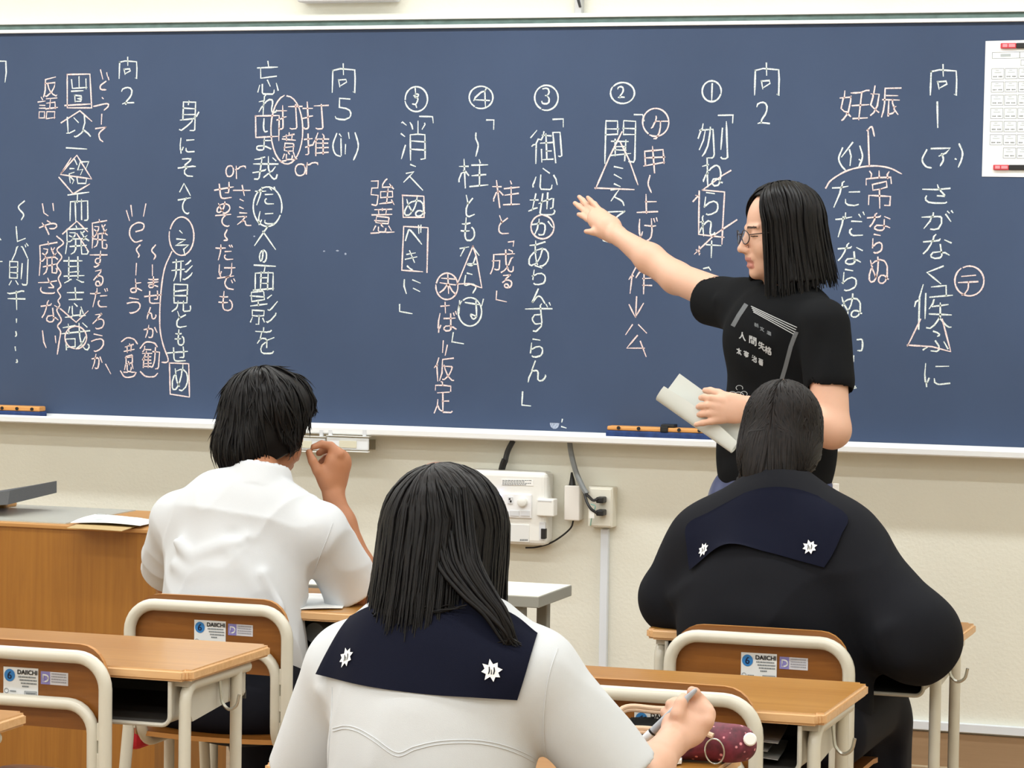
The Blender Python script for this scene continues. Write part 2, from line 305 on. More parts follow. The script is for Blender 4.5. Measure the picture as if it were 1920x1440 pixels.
[[2,30,4,28,7,27],[47,61,47,6,61,7,60,50,56,51,54,50],[0,13,12,0],[39,38,30,38],[19,35,20,56],[39,8,22,8],[40,24,19,24],[30,55,30,8],[40,53,20,56],[23,1,22,8,18,16,12,15,8,23,8,61]],
[[38,13,23,0],[1,51,0,46,2,40,5,24],[53,23,58,33,61,47],[17,18,17,53,20,60,43,61,47,58,48,48]],
[[35,40,26,34],[55,55,49,42],[10,43,6,54],[44,49,44,57,42,59],[19,42,19,56,21,59],[55,10,6,10],[30,0,30,26],[52,27,10,27],[61,61,43,61,42,59,21,59,20,61,0,61]],
[[61,56,56,45],[30,0,32,8],[1,56,6,45],[16,45,17,59,20,61,45,61,48,58,48,54],[55,28,10,28,10,8],[28,36,36,46],[0,8,59,8]],
[[12,48,7,57],[48,46,54,56],[31,4,31,0],[14,32,48,32],[42,54,42,57,40,60],[21,49,21,57,22,59],[28,41,29,45,33,48],[28,41,47,40,48,25,46,24,15,24,14,40,28,41],[6,16,55,16],[20,5,21,16],[51,5,10,5],[42,5,40,16],[0,61,21,61,22,59,40,60,41,61,61,61]],
[[44,43,48,41,55,24,59,22],[28,60,35,56,40,50,44,49],[48,0,57,5,57,12],[12,50,15,52,21,52,23,50,25,28,6,27],[0,60,3,53,6,41,6,12,57,12],[36,0,39,30,41,41,44,43,44,49,49,58,54,61,58,61,61,58,61,47]],
[[43,42,48,41,56,30],[28,57,39,48,43,48],[56,9,49,1],[59,20,1,20],[6,61,13,61,16,57,16,4],[0,41,16,39,16,38,30,35,32,33],[26,0,17,2,16,4,2,5],[61,50,59,59,54,61,49,57,43,48,43,42,41,38,39,30,38,0]],
[[48,6,48,58,46,61,36,61,32,59],[0,14,21,14],[2,59,3,61,8,61,11,59,12,56,12,0],[0,38,12,35,12,33,22,31],[61,5,27,5]],
[[59,41,29,41],[58,27,29,27],[61,56,29,56],[46,56,46,12,48,12,48,5,45,0],[0,13,17,13],[59,12,29,12],[9,0,9,58,7,61,2,61],[1,38,9,36,9,34,18,32,21,23,23,20,28,18],[29,61,28,14,32,0]],
[[30,0,33,6],[61,61,45,55,33,47,19,31,13,19,12,13],[1,61,15,55,31,45,43,31,47,21,49,13],[61,13,0,13]],
[[1,52,5,44],[54,61,54,24],[27,51,24,44],[6,13,8,16,8,24],[23,8,23,14,21,23],[14,0,16,7],[28,36,0,36],[15,24,15,56,14,59,10,60,7,59],[32,59,37,42,38,7,39,5,56,2,59,2],[38,24,61,24],[1,8,28,8],[30,24,0,24]],
[[61,28,0,28],[61,56,0,56],[61,56,61,0,0,0,0,61]],
[[60,29,35,29,33,32],[0,56,12,49,24,36,29,32],[55,11,6,11],[30,0,30,61],[61,56,49,49,33,32,30,32,26,29,0,29]],
[[21,34,15,26,11,24],[0,48,0,43,6,28,11,26],[44,6,42,0],[27,13,59,13],[43,59,43,13],[57,35,28,35],[19,13,1,13],[11,61,11,0],[24,59,61,59]],
[[59,41,32,40],[39,8,40,2,43,0],[32,59,59,59],[0,46,7,32,12,29],[35,14,45,26,47,26,51,31,61,37],[12,61,12,2],[31,37,32,59],[12,26,16,27,20,30,22,38,26,39,31,37,45,26,47,26,56,14,57,9,39,8],[59,59,59,41,61,37],[39,8,35,9,35,14,31,15,27,19,21,16,2,16]],
[[23,26,26,18,33,9,37,0],[0,22,10,26],[56,24,55,18,48,10],[14,6,6,2],[2,61,11,47,14,43,13,41],[57,61,56,39,24,39,24,61],[57,61,24,61],[23,26,59,24,61,27]],
[[60,2,61,3,55,11],[59,46,25,46],[42,20,42,0],[3,2,4,1,13,6],[59,33,25,33],[12,40,2,59],[0,20,8,24],[29,11,27,6,23,2],[50,60,59,59,59,21,42,20,25,21,25,61]],
[[61,41,0,41],[61,25,0,25],[30,61,30,0],[0,41,0,9,60,9,61,41]],
[[21,17,21,59],[39,58,39,17],[29,1,27,17],[0,0,61,0],[48,61,54,61,57,58,56,17,5,17,4,60]],
[[61,10,37,10],[24,10,0,10],[41,44,19,44],[41,36,19,36],[13,28,47,28],[19,28,19,53],[41,58,41,28],[50,59,59,60,61,56,61,1,37,0,37,20,61,20],[0,20,24,19,23,0,0,0,0,61],[11,53,50,51]],
[[16,50,54,50],[47,21,46,19,8,19],[26,14,26,29],[44,10,44,0],[16,61,54,61,54,41,53,40,25,40,25,38],[16,61,16,41],[19,10,19,0],[2,5,60,5],[57,14,50,20,47,21,43,29],[30,30,29,34,23,39,0,45],[61,30,2,30]],
[[51,26,9,26],[9,13,51,13],[60,50,61,55,59,60,40,61,37,59,37,39],[0,61,13,55,17,50,19,39],[9,26,10,39,50,39,51,1,9,0,9,26]],
[[19,22,3,22],[19,32,2,32],[29,61,56,61],[29,61,30,42,56,42,56,61],[12,6,8,0],[0,13,21,13],[2,60,19,60,19,43,2,43,2,60],[59,3,28,3],[36,31,39,3],[54,32,54,16,29,16],[25,32,61,32]],
[[14,18,49,18],[49,29,14,29],[0,59,5,61,23,54,39,46,41,41],[29,6,31,0],[61,25,55,32,49,33],[14,39,14,7,49,7,49,59,46,60,36,60],[49,40,4,40]],
[[61,11,37,11],[43,43,18,43],[0,11,24,11],[18,55,18,32,42,32,43,54,18,55],[49,60,59,61,61,59,61,0,37,0,37,21,61,22],[0,21,24,21,23,0,0,1,0,61]],
[[27,16,29,1],[41,46,20,46],[41,31,20,31],[20,17,20,61],[57,61,4,61],[41,61,41,17],[0,0,61,0],[57,61,57,17,27,16,4,17,4,61]],
[[18,25,18,19,16,13],[51,48,10,48],[30,0,31,6],[10,61,10,36,51,36,51,61,10,61],[61,25,0,25],[5,7,57,7],[43,24,43,20,45,15,44,7]],
]
CHALK = '''
= white edge of a column cut off at the left frame
A w l 0,125 40,125 43,200 35,265
B w l 0,170 6,178
B w l 0,325 14,325
= white column ending in dots at far left
A w s 165,1070 125,1110 160,1160 145,1195
B w l 110,92 118,190 170,170
B w c バ 85 205 190 305
B w c 則 65 325 185 480
B w c 千 55 525 170 645
B w l 112,715 112,735
B w s 108,800 112,820 105,830
B w l 103,903 106,925
B w s 115,990 118,1003 110,1006
= two pink characters at upper left
A p c 反 300 235 385 360
A p c 語 262 370 385 510
= pink column with a wavy line beside it
A p l 288,1090 298,1150 325,1168
A p l 358,1088 363,1132
A p c や 270 1205 385 1290
B p c 廃 265 190 385 410
B p c さ 268 440 380 540
B p c な 288 590 395 735
B p l 288,795 297,870 312,905
B p l 374,830 378,872
B p s 385,155 430,200 385,245 418,295 385,350 412,400 395,440 412,490 390,520 410,560 393,590 405,620 385,655 415,720 390,760 410,800 400,870 388,950
= pink boxes and roof marks around a white column at left
A p l 455,215 608,212 620,440 455,440 455,215
A p l 440,424 620,414
A p l 415,540 540,460 620,530
A p l 415,880 520,760 620,920 410,890 480,780
A p l 400,910 495,1020 605,955
A p l 425,1290 520,1205 592,1275
A p l 520,1290 600,1410
B p l 410,645 515,735 595,660
B p e 512 838 72 75
= white column with a boxed first character at left
A w c 山 490 230 582 310
A w l 485,328 560,324
A w l 505,355 508,398
A w l 505,355 550,360 553,372 522,378 552,385 548,395 508,397
A w c 以 455 500 605 635
A w l 450,710 585,718
A w l 505,790 520,822
A w l 545,800 525,860 560,855 545,890
A w l 550,805 600,803 580,852
A w l 475,850 500,850
A w l 470,885 500,875
A w l 468,895 475,945
A w l 470,900 500,930 490,950
A w l 520,910 526,950 580,950 585,920
A w c 而 465 1025 600 1200
A w c 廃 440 1235 590 1425
B w c 其 435 300 560 470
B w c 志 450 505 575 690
B w c 哉 425 740 600 920
= pink column reading down beside the boxed white column
A p l 680,185 695,245
A p l 722,205 726,225
A p l 732,235 736,250
A p s 715,262 680,290 683,315 715,318
A p l 692,372 698,378
A p s 635,430 720,412 732,428 705,455
A p l 688,485 685,550
A p l 648,580 715,570
A p s 715,570 672,610 675,650 695,668
B p c 廃 615 40 722 235
B p c す 615 260 718 365
B p c る 640 385 695 485
B p c だ 620 510 730 630
B p c ろ 635 680 700 775
B p c う 625 815 700 925
B p c か 625 955 690 1045
B p l 715,1020 748,1082
= white question heading with the figure 2 at left
A w m 805 100 925 245
A w c 2 825 305 897 410
= white column with a circled syllable left of the boy's head
A w c 身 1210 390 1340 590
A w c に 1220 650 1310 740
A w c そ 1205 785 1318 900
A w l 1215,1005 1243,950 1285,1030
A w c て 1205 1050 1285 1155
A w l 1215,1270 1230,1285
A w l 1195,1325 1255,1330 1185,1368 1275,1365 1240,1395 1250,1435
B w c 形 1165 320 1295 455
B w c 見 1165 480 1285 660
B w c と 1195 665 1255 770
B w c も 1185 790 1240 890
B w c せ 1140 905 1270 1000
B w c め 1165 1030 1265 1200
= pink ellipse, long curve and box on that white column
A p e 1227 1305 82 128
B p s 1160,260 1110,380 1085,560 1080,760 1100,880 1135,980 1125,1005 1095,1005
B p l 1145,1010 1275,1015 1280,1240 1150,1220 1145,1010
= two short pink columns ending in brackets
A p l 855,1135 875,1200
A p l 885,1100 893,1170
A p l 985,1090 970,1170
A p s 920,1275 965,1260 970,1225 930,1215 885,1245 877,1300 910,1345 960,1335
B p s 945,215 922,245 940,280 935,297
B p l 922,340 918,415
B p c よ 885 450 950 530
B p c う 865 570 945 670
B p s 822,865 860,840 905,850 928,880
B p c 意 835 880 910 1065
B p s 815,1065 845,1105 900,1100 920,1075
B p s 1050,215 1025,250 1050,285 1040,310
B p l 1030,350 1030,420
B p c ま 1005 435 1065 505
B p c せ 985 530 1085 605
B p c ん 990 640 1050 710
B p c か 980 760 1060 835
B p s 948,910 985,870 1040,875 1062,900
B p c 勧 960 905 1075 1045
B p s 950,1070 985,1100 1040,1102 1065,1080
= long white column above the boy's head
C w c 忘 370 130 510 345
C w c れ 385 360 500 480
C w s 415,515 412,570 420,600 437,598
C w c よ 370 640 455 720
C w c 我 345 775 505 920
C w c だ 360 980 485 1090
C w c に 380 1145 480 1225
C w e 438 1108 95 132
C w l 440,1240 352,1368
C w l 408,1275 492,1395
D w c の 385 250 430 325
D w c 面 345 355 485 515
D w c 影 325 530 495 745
D w c を 365 775 480 945
= pink box on the white column above the boy
C p l 360,495 518,492 515,660
C p l 358,495 360,640 515,632
= pink two-character notes with an ellipse near the top
C p e 570 588 106 228
C p c 打 510 420 665 580
C p c 意 530 610 635 790
C p c 打 685 410 845 575
C p c 推 690 620 852 755
C p c o 630 825 690 895
C p c r 705 810 778 885
= pink double column starting with or
C p c o 160 835 205 900
C p c r 228 835 290 910
C p c せ 90 950 205 1050
C p l 210,997 320,997
C p l 268,965 282,1030
C p l 255,1058 275,1068
C p l 252,1110 275,1120
C p c め 98 1080 180 1150
C p c て 95 1160 185 1240
C p s 165,1265 150,1300 168,1330 145,1335
C p c え 235 1145 325 1235
D p c だ 95 215 205 310
D p c け 110 345 215 430
D p c で 110 425 220 520
D p c も 115 535 200 655
= white question heading with the figure 5
C w m 875 145 1030 340
C w c 5 905 385 1000 515
C w s 905,615 880,690 895,750 930,768
C w s 1030,610 1050,680 1045,730 1020,790
C w l 925,618 935,632
C w l 934,650 936,760
C w l 985,610 990,645
C w l 965,690 963,750
= pink two-character note left of the boxed column
E p c 強 65 870 235 1055
E p c 意 60 1080 235 1260
= white column under the circled 5
E w e 403 263 83 92
E w l 395,185 398,225
E w s 398,225 418,228 410,248 385,238
E w s 395,250 415,260 400,300 375,300
E w l 400,310 405,325
E w l 430,393 525,395 530,440
E w c 消 285 435 470 705
E w l 362,755 395,768
E w l 330,820 385,808 310,885
E w l 360,850 450,945
E w c ぬ 320 1000 465 1140
F w s 290,110 305,60 322,42 398,135
F w l 378,12 380,62
F w l 394,10 393,55
F w l 300,205 355,195
F w l 290,238 365,222
F w l 318,182 350,258
F w s 303,285 320,300 338,312
F w l 282,378 280,420 295,468
F w l 340,378 388,398
F w l 345,435 385,455
F w l 250,545 250,590 333,605
= pink boxes on the white column under the circled 5
E p l 300,985 460,992 462,1150 305,1150 300,985
F p l 435,325 442,25 278,16 265,312 405,322
= white column under the circled 4
E w e 888 250 88 82
E w c 4 840 185 945 315
E w l 932,420 985,420 983,488
E w s 850,520 850,560 867,610 850,690
E w c 柱 725 725 940 915
E w c と 775 985 830 1140
E w c も 745 1165 835 1320
F w l 660,165 715,155
F w l 690,160 662,215
F w l 755,170 785,210
F w s 765,215 745,270 730,280 708,270 770,272
F w l 708,332 738,340
F w s 695,350 690,412 735,405 765,425 745,465
F w e 725 592 78 95
F w l 655,520 652,600
F w l 695,530 790,545
F w s 765,515 768,620 745,640 730,610 770,625
F w l 815,510 805,550
F w l 612,735 603,795 680,808
= pink triangle over the white column under the circled 4
F p l 745,150 640,405
F p l 745,150 768,220 805,430
F p l 640,405 720,402 800,430
= pink column starting with the pillar character
E p c 柱 980 880 1175 1060
E p c と 1025 1135 1090 1270
E p l 1095,1335 1135,1330 1130,1365
F p c 成 870 180 1020 325
F p c る 945 345 1005 430
F p l 905,455 902,510 970,525
= pink column with a circled first character
F p e 570 420 73 88
F p c 未 525 345 630 470
F p l 530,555 585,550
F p l 557,530 560,600
F p c ば 510 600 635 725
F p l 545,790 540,865
F p l 572,820 558,885
F p c 仮 485 905 610 1055
F p c 定 485 1065 605 1265
= white column under the circled 3
E w e 1378 253 87 92
E w c 3 1345 180 1400 300
E w l 1430,415 1505,412 1505,470
E w c 御 1270 500 1495 740
E w c 心 1280 785 1460 940
E w c 地 1255 970 1440 1130
E w c か 1280 1165 1420 1280
F w c あ 1125 115 1250 280
F w c ら 1150 285 1230 410
F w s 1185,440 1145,530 1180,490 1205,495 1230,535
F w c ず 1110 535 1275 725
F w c ら 1135 775 1215 905
F w c ん 1115 930 1235 1060
F w l 1080,1135 1075,1222 1133,1228
F w l 1348,1320 1345,1335
F w l 1345,1368 1372,1376
= pink circle round a syllable of the third column
E p e 1350 1222 85 88
= white column under the circled 2, passing behind the hand
G w e 430 217 88 78
G w c 2 395 170 440 250
G w l 520,380 580,380 592,425
G w c 聞 310 440 520 730
G w l 370,770 430,783
G w l 370,830 420,858
G w l 370,900 410,918
G w l 345,945 408,935 345,1025
G w s 375,1000 425,1028 440,1060
G w l 310,1110 445,1105
G w s 445,1105 385,1150 395,1180 418,1202
G w l 276,1300 285,1325 370,1348
= pink triangle on the second column
G p l 425,510 330,700 228,935
G p l 415,590 480,720 545,905
G p l 225,930 515,942
= pink column right of the pointing hand
G p e 678 437 97 103
G p c ケ 645 390 760 550
G p c 申 595 620 735 815
G p s 635,838 622,900 645,962
G p c 上 540 985 690 1110
G p c げ 555 1155 690 1320
J p c 作 295 450 405 570
J p l 332,588 328,682
J p l 298,625 326,682 364,618
J p l 312,718 282,762
J p l 342,718 378,755
J p l 335,768 286,826 368,826
J p l 350,795 376,864
= white column under the circled 1
G w e 1098 205 70 77
G w l 1102,150 1098,272
G w l 1150,385 1258,383 1255,440
G w c 刎 995 450 1215 705
G w c ね 1030 715 1180 910
G w c ら 1045 965 1140 1120
G w c れ 1005 1145 1120 1285
G w l 1060,1355 1165,1362
G w l 1098,1330 1095,1450
J w l 645,455 668,450 676,462
J w l 600,615 597,645 632,652
= pink box and strokes crossing out part of the first column
G p l 1005,955 1000,1278 1190,1300
G p l 1030,945 1195,960 1182,1200 1175,1350
G p l 1240,800 1180,835 1030,945
G p l 1285,1170 1120,1280 970,1425
G p l 960,1030 1000,985 980,985
G p l 985,1395 1010,1420
G p l 1005,1370 1005,1430
= white question heading with the figure 2 at right
G w m 1420 -5 1604 238
G w c 2 1440 290 1525 445
= white column at the right end of the board
H w m 880 150 1058 358
H w l 927,402 930,572
H w s 855,725 825,790 850,835 885,845
H w l 888,715 1015,712 985,745 940,765
H w s 958,752 968,790 948,830
H w l 1050,785 1054,787
H w s 1075,685 1097,740 1090,790 1070,838
H w c さ 838 965 1000 1080
H w c が 835 1140 1030 1255
I w c な 800 5 965 150
I w l 920,203 817,243 905,315
I w c 候 738 325 968 605
I w c ふ 795 620 950 750
I w c に 805 835 955 970
= pink circle and triangle beside the right end column
I p e 1090 297 92 95
I p c テ 1020 262 1145 382
I p l 775,545 692,715
I p l 692,710 850,720 968,752
I p l 915,545 968,745
= pink two-character heading with an arrow and arc
H p c 妊 275 325 465 515
H p c 娠 480 300 670 495
H p l 468,830 460,585
H p s 455,592 485,568 502,630
H p s 175,980 215,925 330,860 480,832 600,845 685,885
= white column partly behind the teacher
H w s 287,712 262,780 280,830 305,858
H w l 355,675 282,770
H w l 335,725 345,765 338,828
H w s 405,700 422,770 398,838
H w l 402,790 405,792
H w c た 228 940 395 1105
H w c だ 250 1150 435 1300
I w c な 250 55 395 190
I w c ら 275 220 360 350
I w c ぬ 260 385 395 525
I w s 370,675 400,678 398,740 372,745
I w l 345,780 345,815
I w s 332,930 348,935 330,975 355,975
I w l 330,990 360,985
= pink column between the two white columns at right
H p c 常 450 870 620 1110
H p c な 465 1150 605 1265
H p c ら 490 1295 555 1420
I p c ぬ 445 145 565 310
I p s 305,1035 306,1070 298,1110
'''
# ---------------------------------------------------------------- the room
Y_BOARD, Y_WALL = 8.43, 8.455
X0, X1, Y0, ZC = -6.6, 1.1, -.9, 3.0
m_wall = mat('wall_paint', (230, 229, 217), .85, spec=.2, var=.035, vscale=(2.5, 2.5, 2.5), bump=.35, bscale=90, bdist=.003, detail=6)
m_ceil = mat('ceiling_board', (238, 236, 228), .9)
m_floor = wood('floor_boards', (176, 146, 112), (140, 112, 84), 30, .35, 'x')
m_base = wood('baseboard_brown', (170, 140, 108), (150, 122, 92), 40, .5, 'x')
def struct(name, lo, hi, m):
    o = MB().box(lo, hi).build(name, m); o['kind'] = 'structure'; return o
struct('wall_front', (X0-.1, Y_WALL, 0), (X1+.1, Y_WALL+.1, ZC), m_wall)
struct('wall_left', (X0-.1, Y0, 0), (X0, Y_WALL, ZC), m_wall)
struct('wall_right', (X1, Y0, 0), (X1+.1, Y_WALL, ZC), m_wall)
struct('wall_back', (X0, Y0-.1, 0), (X1, Y0, ZC), m_wall)
struct('floor', (X0-.1, Y0-.1, -.1), (X1+.1, Y_WALL+.1, 0), m_floor)
struct('ceiling', (X0-.1, Y0-.1, ZC), (X1+.1, Y_WALL+.1, ZC+.1), m_ceil)
m_white = mat('white_plastic', (236, 236, 232), .45)
m_white2 = mat('white_plastic_grey', (214, 216, 220), .5)
struct('baseboard_front', (X0, Y_WALL-.012, 0), (X1, Y_WALL, .105), m_base)
o = MB().box((X0, Y_WALL-.022, .112), (-1.552, Y_WALL, .138), bev=.002).box((-1.55, Y_WALL-.022, .112), (X1, Y_WALL, .138), bev=.002).build('trim_1', mat('raceway_white', (226, 232, 240), .4)); o['kind'] = 'structure'
o = MB().box((X0, Y_WALL-.018, .0), (X1, Y_WALL-.012, .004)).build('trim_2', mat('floor_seam', (200, 186, 160), .6)); o['kind'] = 'structure'

# ---------------------------------------------------------------- chalkboard
BX0, BX1, BZ0, BZ1 = -5.6, -.75, .966, 2.211
m_board = mat('chalkboard_surface', (67, 82, 110), .65, spec=.2, var=.10, vscale=(1.6, 1.6, 1.1), detail=5, bump=.05, bscale=600)
m_alu = mat('aluminium_white', (240, 242, 244), .35, metal=.15)
m_green = mat('cork_strip_green', (98, 120, 116), .8, var=.22, vscale=(25, 5, 60))
board = empty('chalkboard', ((BX0+BX1)/2, Y_BOARD, BZ0), 'long dark blue chalkboard covered in white and pink Japanese chalk writing', 'chalkboard')
MB().box((BX0, Y_BOARD, BZ0), (BX1, Y_WALL, BZ1)).build('writing_surface', m_board, board, world=True)
MB().box((BX0-.03, Y_BOARD-.014, BZ1), (BX1+.03, Y_WALL, BZ1+.0115), bev=.002).box((BX0-.03, Y_BOARD-.016, BZ1+.028), (BX1+.03, Y_WALL, BZ1+.041), bev=.002).build('top_frame', m_alu, board, world=True)
MB().box((BX0-.03, Y_BOARD-.006, BZ1+.0115), (BX1+.03, Y_WALL, BZ1+.028)).build('pin_strip', m_green, board, world=True)
MB().box((BX0-.04, Y_BOARD-.012, BZ0), (BX0, Y_WALL, BZ1), bev=.002).box((BX1, Y_BOARD-.012, BZ0), (BX1+.04, Y_WALL, BZ1), bev=.002).build('side_frame', m_alu, board, world=True)
# chalk tray: an extruded section with a raised front lip and a rolled lower edge
sec = [(0, 0), (0, -.008), (-.012, -.0115), (-.075, -.0115), (-.078, -.004), (-.084, -.004), (-.088, -.009), (-.088, -.024), (-.083, -.028), (-.02, -.026), (.025, -.022), (.025, 0)]
MB().prism([(BX0-.04, Y_BOARD+a, BZ0+b) for a, b in sec], (BX1-BX0+.08, 0, 0)).build('chalk_tray', mat('tray_white', (238, 240, 242), .38, metal=.1), board, world=True)
# ---------------------------------------------------------------- chalk writing: strokes on the board
GLYPH_KEYS = '2345orあいうえかがきけげさしすずせそただてでとどなにぬねのばふまめもやよらるれろをんケテバレ一上人以仮作候公其刎則勧千反哉地太失妊娠定宰山常庫廃強形影御心志忘意成我打推文新日未柱格治消申而聞著見語身間面音'
GLYPHS = {k: [[(s[i]/61, s[i+1]/61) for i in range(0, len(s), 2)] for s in g] for k, g in zip(GLYPH_KEYS, GLYPH_POINTS)}
CROPS = dict(A=(0, 80, 3.6), B=(0, 400, 3.6), C=(380, 80, 3.6), D=(380, 400, 3.6), E=(680, 120, 4), F=(680, 420, 3.6), G=(1060, 120, 4), H=(1500, 80, 3.6), I=(1500, 440, 1440/420), J=(1060, 320, 1390/560))
def mon(x0, y0, x1, y1):
    w, h = x1-x0, y1-y0
    return [[(x0+.03*w, y0+.22*h), (x0, y1-.03*h)], [(x0+.03*w, y0+.22*h), (x0+.35*w, y0+.16*h), (x0+.98*w, y0+.2*h), (x1, y0+.5*h), (x1-.02*w, y1), (x1-.08*w, y1-.04*h)],
            [(x0+.48*w, y0), (x0+.49*w, y0+.36*h)], [(x0+.28*w, y0+.55*h), (x0+.33*w, y0+.78*h)], [(x0+.3*w, y0+.55*h), (x0+.6*w, y0+.53*h), (x0+.63*w, y0+.62*h), (x0+.38*w, y0+.74*h)]]
def ribbon(P, w):
    """P (n,2) board coordinates -> quad strip, a little wider in mid stroke"""
    P = np.asarray(P, float); Q = [P[0]]
    for a, b in zip(P[:-1], P[1:]):
        n = max(1, int(np.linalg.norm(b-a)/.02)); Q += [a+(b-a)*k/n for k in range(1, n+1)]
    P = np.array(Q); T = np.gradient(P, axis=0); T /= np.linalg.norm(T, axis=1)[:, None]+1e-9
    N = np.stack([-T[:, 1], T[:, 0]], 1); n = len(P)
    ww = w*(.82+.36*RNG.random(n)); ww[-1] *= .55; ww[0] *= .9
    P = P.copy(); P[0] -= T[0]*w*.5; P[-1] += T[-1]*w*.4
    V = np.vstack([P+N*ww[:, None]/2, P-N*ww[:, None]/2])
    return V, [(i, i+1, n+i+1, n+i) for i in range(n-1)]
m_chalk_w = chalk_mat('white_chalk', (238, 247, 244)); m_chalk_p = chalk_mat('pink_chalk', (255, 230, 227))
CW = dict(w=.0050, p=.0048)
def chalk_columns(txt):
    for block in txt.strip().split('\n='):
        rows = block.split('\n'); label = rows[0].lstrip('= ').strip(); mb = MB(); mm = None
        for r in rows[1:]:
            t = r.split()
            if not t: continue
            ox, oy, sc = CROPS[t[0]]; colr = t[1]; mm = colr; strokes = []
            k = t[2]
            if k == 'c':
                x0, y0, x1, y1 = map(float, t[4:8])
                sl = RNG.normal(0, .03); yl = RNG.normal(-.03, .02)
                for s in GLYPHS[t[3]]:
                    q = np.array(s); mid = q.mean(0); an = RNG.normal(0, .05); g = RNG.uniform(.97, 1.12); sh = RNG.normal(0, .018, 2)
                    q = (q-mid)@np.array([[math.cos(an), math.sin(an)], [-math.sin(an), math.cos(an)]])*g+mid+sh
                    strokes.append([(x0+(x1-x0)*(a+sl*(.5-b)), y0+(y1-y0)*(b+yl*(a-.5))) for a, b in q])
            elif k == 'm': strokes = mon(*map(float, t[3:7]))
            elif k == 'e':
                cx, cy, rx, ry = map(float, t[3:7]); a0 = RNG.uniform(0, 6.28); g = 6.1
                strokes = [[(cx+rx*(1+.03*i/28)*math.cos(a0+g*i/28), cy+ry*(1+.03*i/28)*math.sin(a0+g*i/28)) for i in range(29)]]
            elif k in 'ls':
                p = [tuple(map(float, q.split(','))) for q in t[3:]]
                strokes = [p if k == 'l' or len(p) < 3 else [tuple(q) for q in spline(p, 5)]]
            for s in strokes:
                P = []
                for x, y in s:
                    w_ = W(ox+x/sc, oy+y/sc, Y_BOARD); P.append((w_[0], w_[2]))
                V, f = ribbon(P, CW[colr])
                mb.add([(a, Y_BOARD-.0009 if colr == 'w' else Y_BOARD-.0012, b) for a, b in V], f)
        o = mb.build('chalk_writing', m_chalk_w if mm == 'w' else m_chalk_p, board, world=True)
        o['label'] = label
chalk_columns(CHALK)
# smudges left on the board
mb = MB()
for (px, py, rx, ry, half) in ((1040, 793, 9, 8, 1), (608, 471, 2, 1, 0), (633, 470, 3, 1, 0), (648, 476, 2, 1.5, 0), (477, 443, 2, 1, 0)):
    c = W(px, py, Y_BOARD); s = px_per_m(c)
    A = np.linspace(0, math.pi if half else 2*math.pi, 14)
    V = [(c[0]+rx/s*math.cos(a)*(1+.1*RNG.random()), Y_BOARD-.001, c[2]-ry*1.4/s*math.sin(a)) for a in A]
    mb.add(V, [tuple(range(14))])
o = mb.build('chalk_smudge', chalk_mat('chalk_dust', (176, 186, 206)), board, world=True); o['label'] = 'pale chalk dust smudges'
# ---------------------------------------------------------------- things on the wall and the tray
m_felt = mat('eraser_felt_blue', (44, 66, 116), .95, bump=.4, bscale=400, var=.25, vscale=(60, 60, 60))
m_erwood = wood('eraser_wood', (238, 176, 104), (216, 146, 76), 120, .5, 'x')
m_black = mat('black_plastic', (22, 22, 24), .45)
m_dark = mat('dark_rubber', (48, 50, 52), .6)
m_grey = mat('grey_sheath', (128, 132, 134), .45)
def bx_world(mb, a, b, y0, y1, m=0, bev=0):
    """box whose front face spans pixel corners a..b at depth y0"""
    p = W(*a, y0); q = W(*b, y0)
    return mb.box((min(p[0], q[0]), min(y0, y1), min(p[2], q[2])), (max(p[0], q[0]), max(y0, y1), max(p[2], q[2])), m, bev)
YT = Y_BOARD-.012
def eraser(px0, px1, ytop, ymid, ybot, label, clip, seed):
    zt = BZ0-.0115
    a, b = W(px0, ybot, YT-.055), W(px1, ybot, YT-.055)
    k = px_per_m(a); hz = (ybot-ytop)/k*.86; hm = (ybot-ymid)/k*.95
    e = empty('board_eraser', ((a[0]+b[0])/2, YT-.03, zt), label, 'board eraser', 'board erasers on the chalk tray')
    MB().box((a[0], YT-.056, zt), (b[0], YT-.004, zt+hm), bev=.006).build('felt_pad', m_felt, e, world=True)
    MB().box((a[0]+.004, YT-.053, zt+hm), (b[0]-.004, YT-.007, zt+hz), bev=.004).build('wooden_back', m_erwood, e, world=True)
    mb = MB(); n = 5
    for i in range(n):
        x = a[0]+(b[0]-a[0])*(i+.65)/(n+.2)
        if clip and i == 2: continue
        mb.lathe([(.0055, 0), (.0055, .004)], (x, YT-.0525, zt+hm+.008), (0, -1, 0), 12)
    mb.build('rivet', m_black, e, world=True)
    if clip:
        x = (a[0]+b[0])/2+.02
        MB().box((x-.012, YT-.058, zt+hm), (x+.012, YT-.003, zt+hz+.004), bev=.002).box((x-.012, YT-.05, zt+hz), (x+.03, YT-.01, zt+hz+.010), bev=.002).build('handle_strap', m_black, e, world=True)
eraser(-70, 75, 755, 767, 779, 'wooden board eraser with blue felt at the left frame edge', False, 1)
eraser(1135, 1332, 795, 806, 822, 'long wooden board eraser with black strap near the teacher', True, 2)

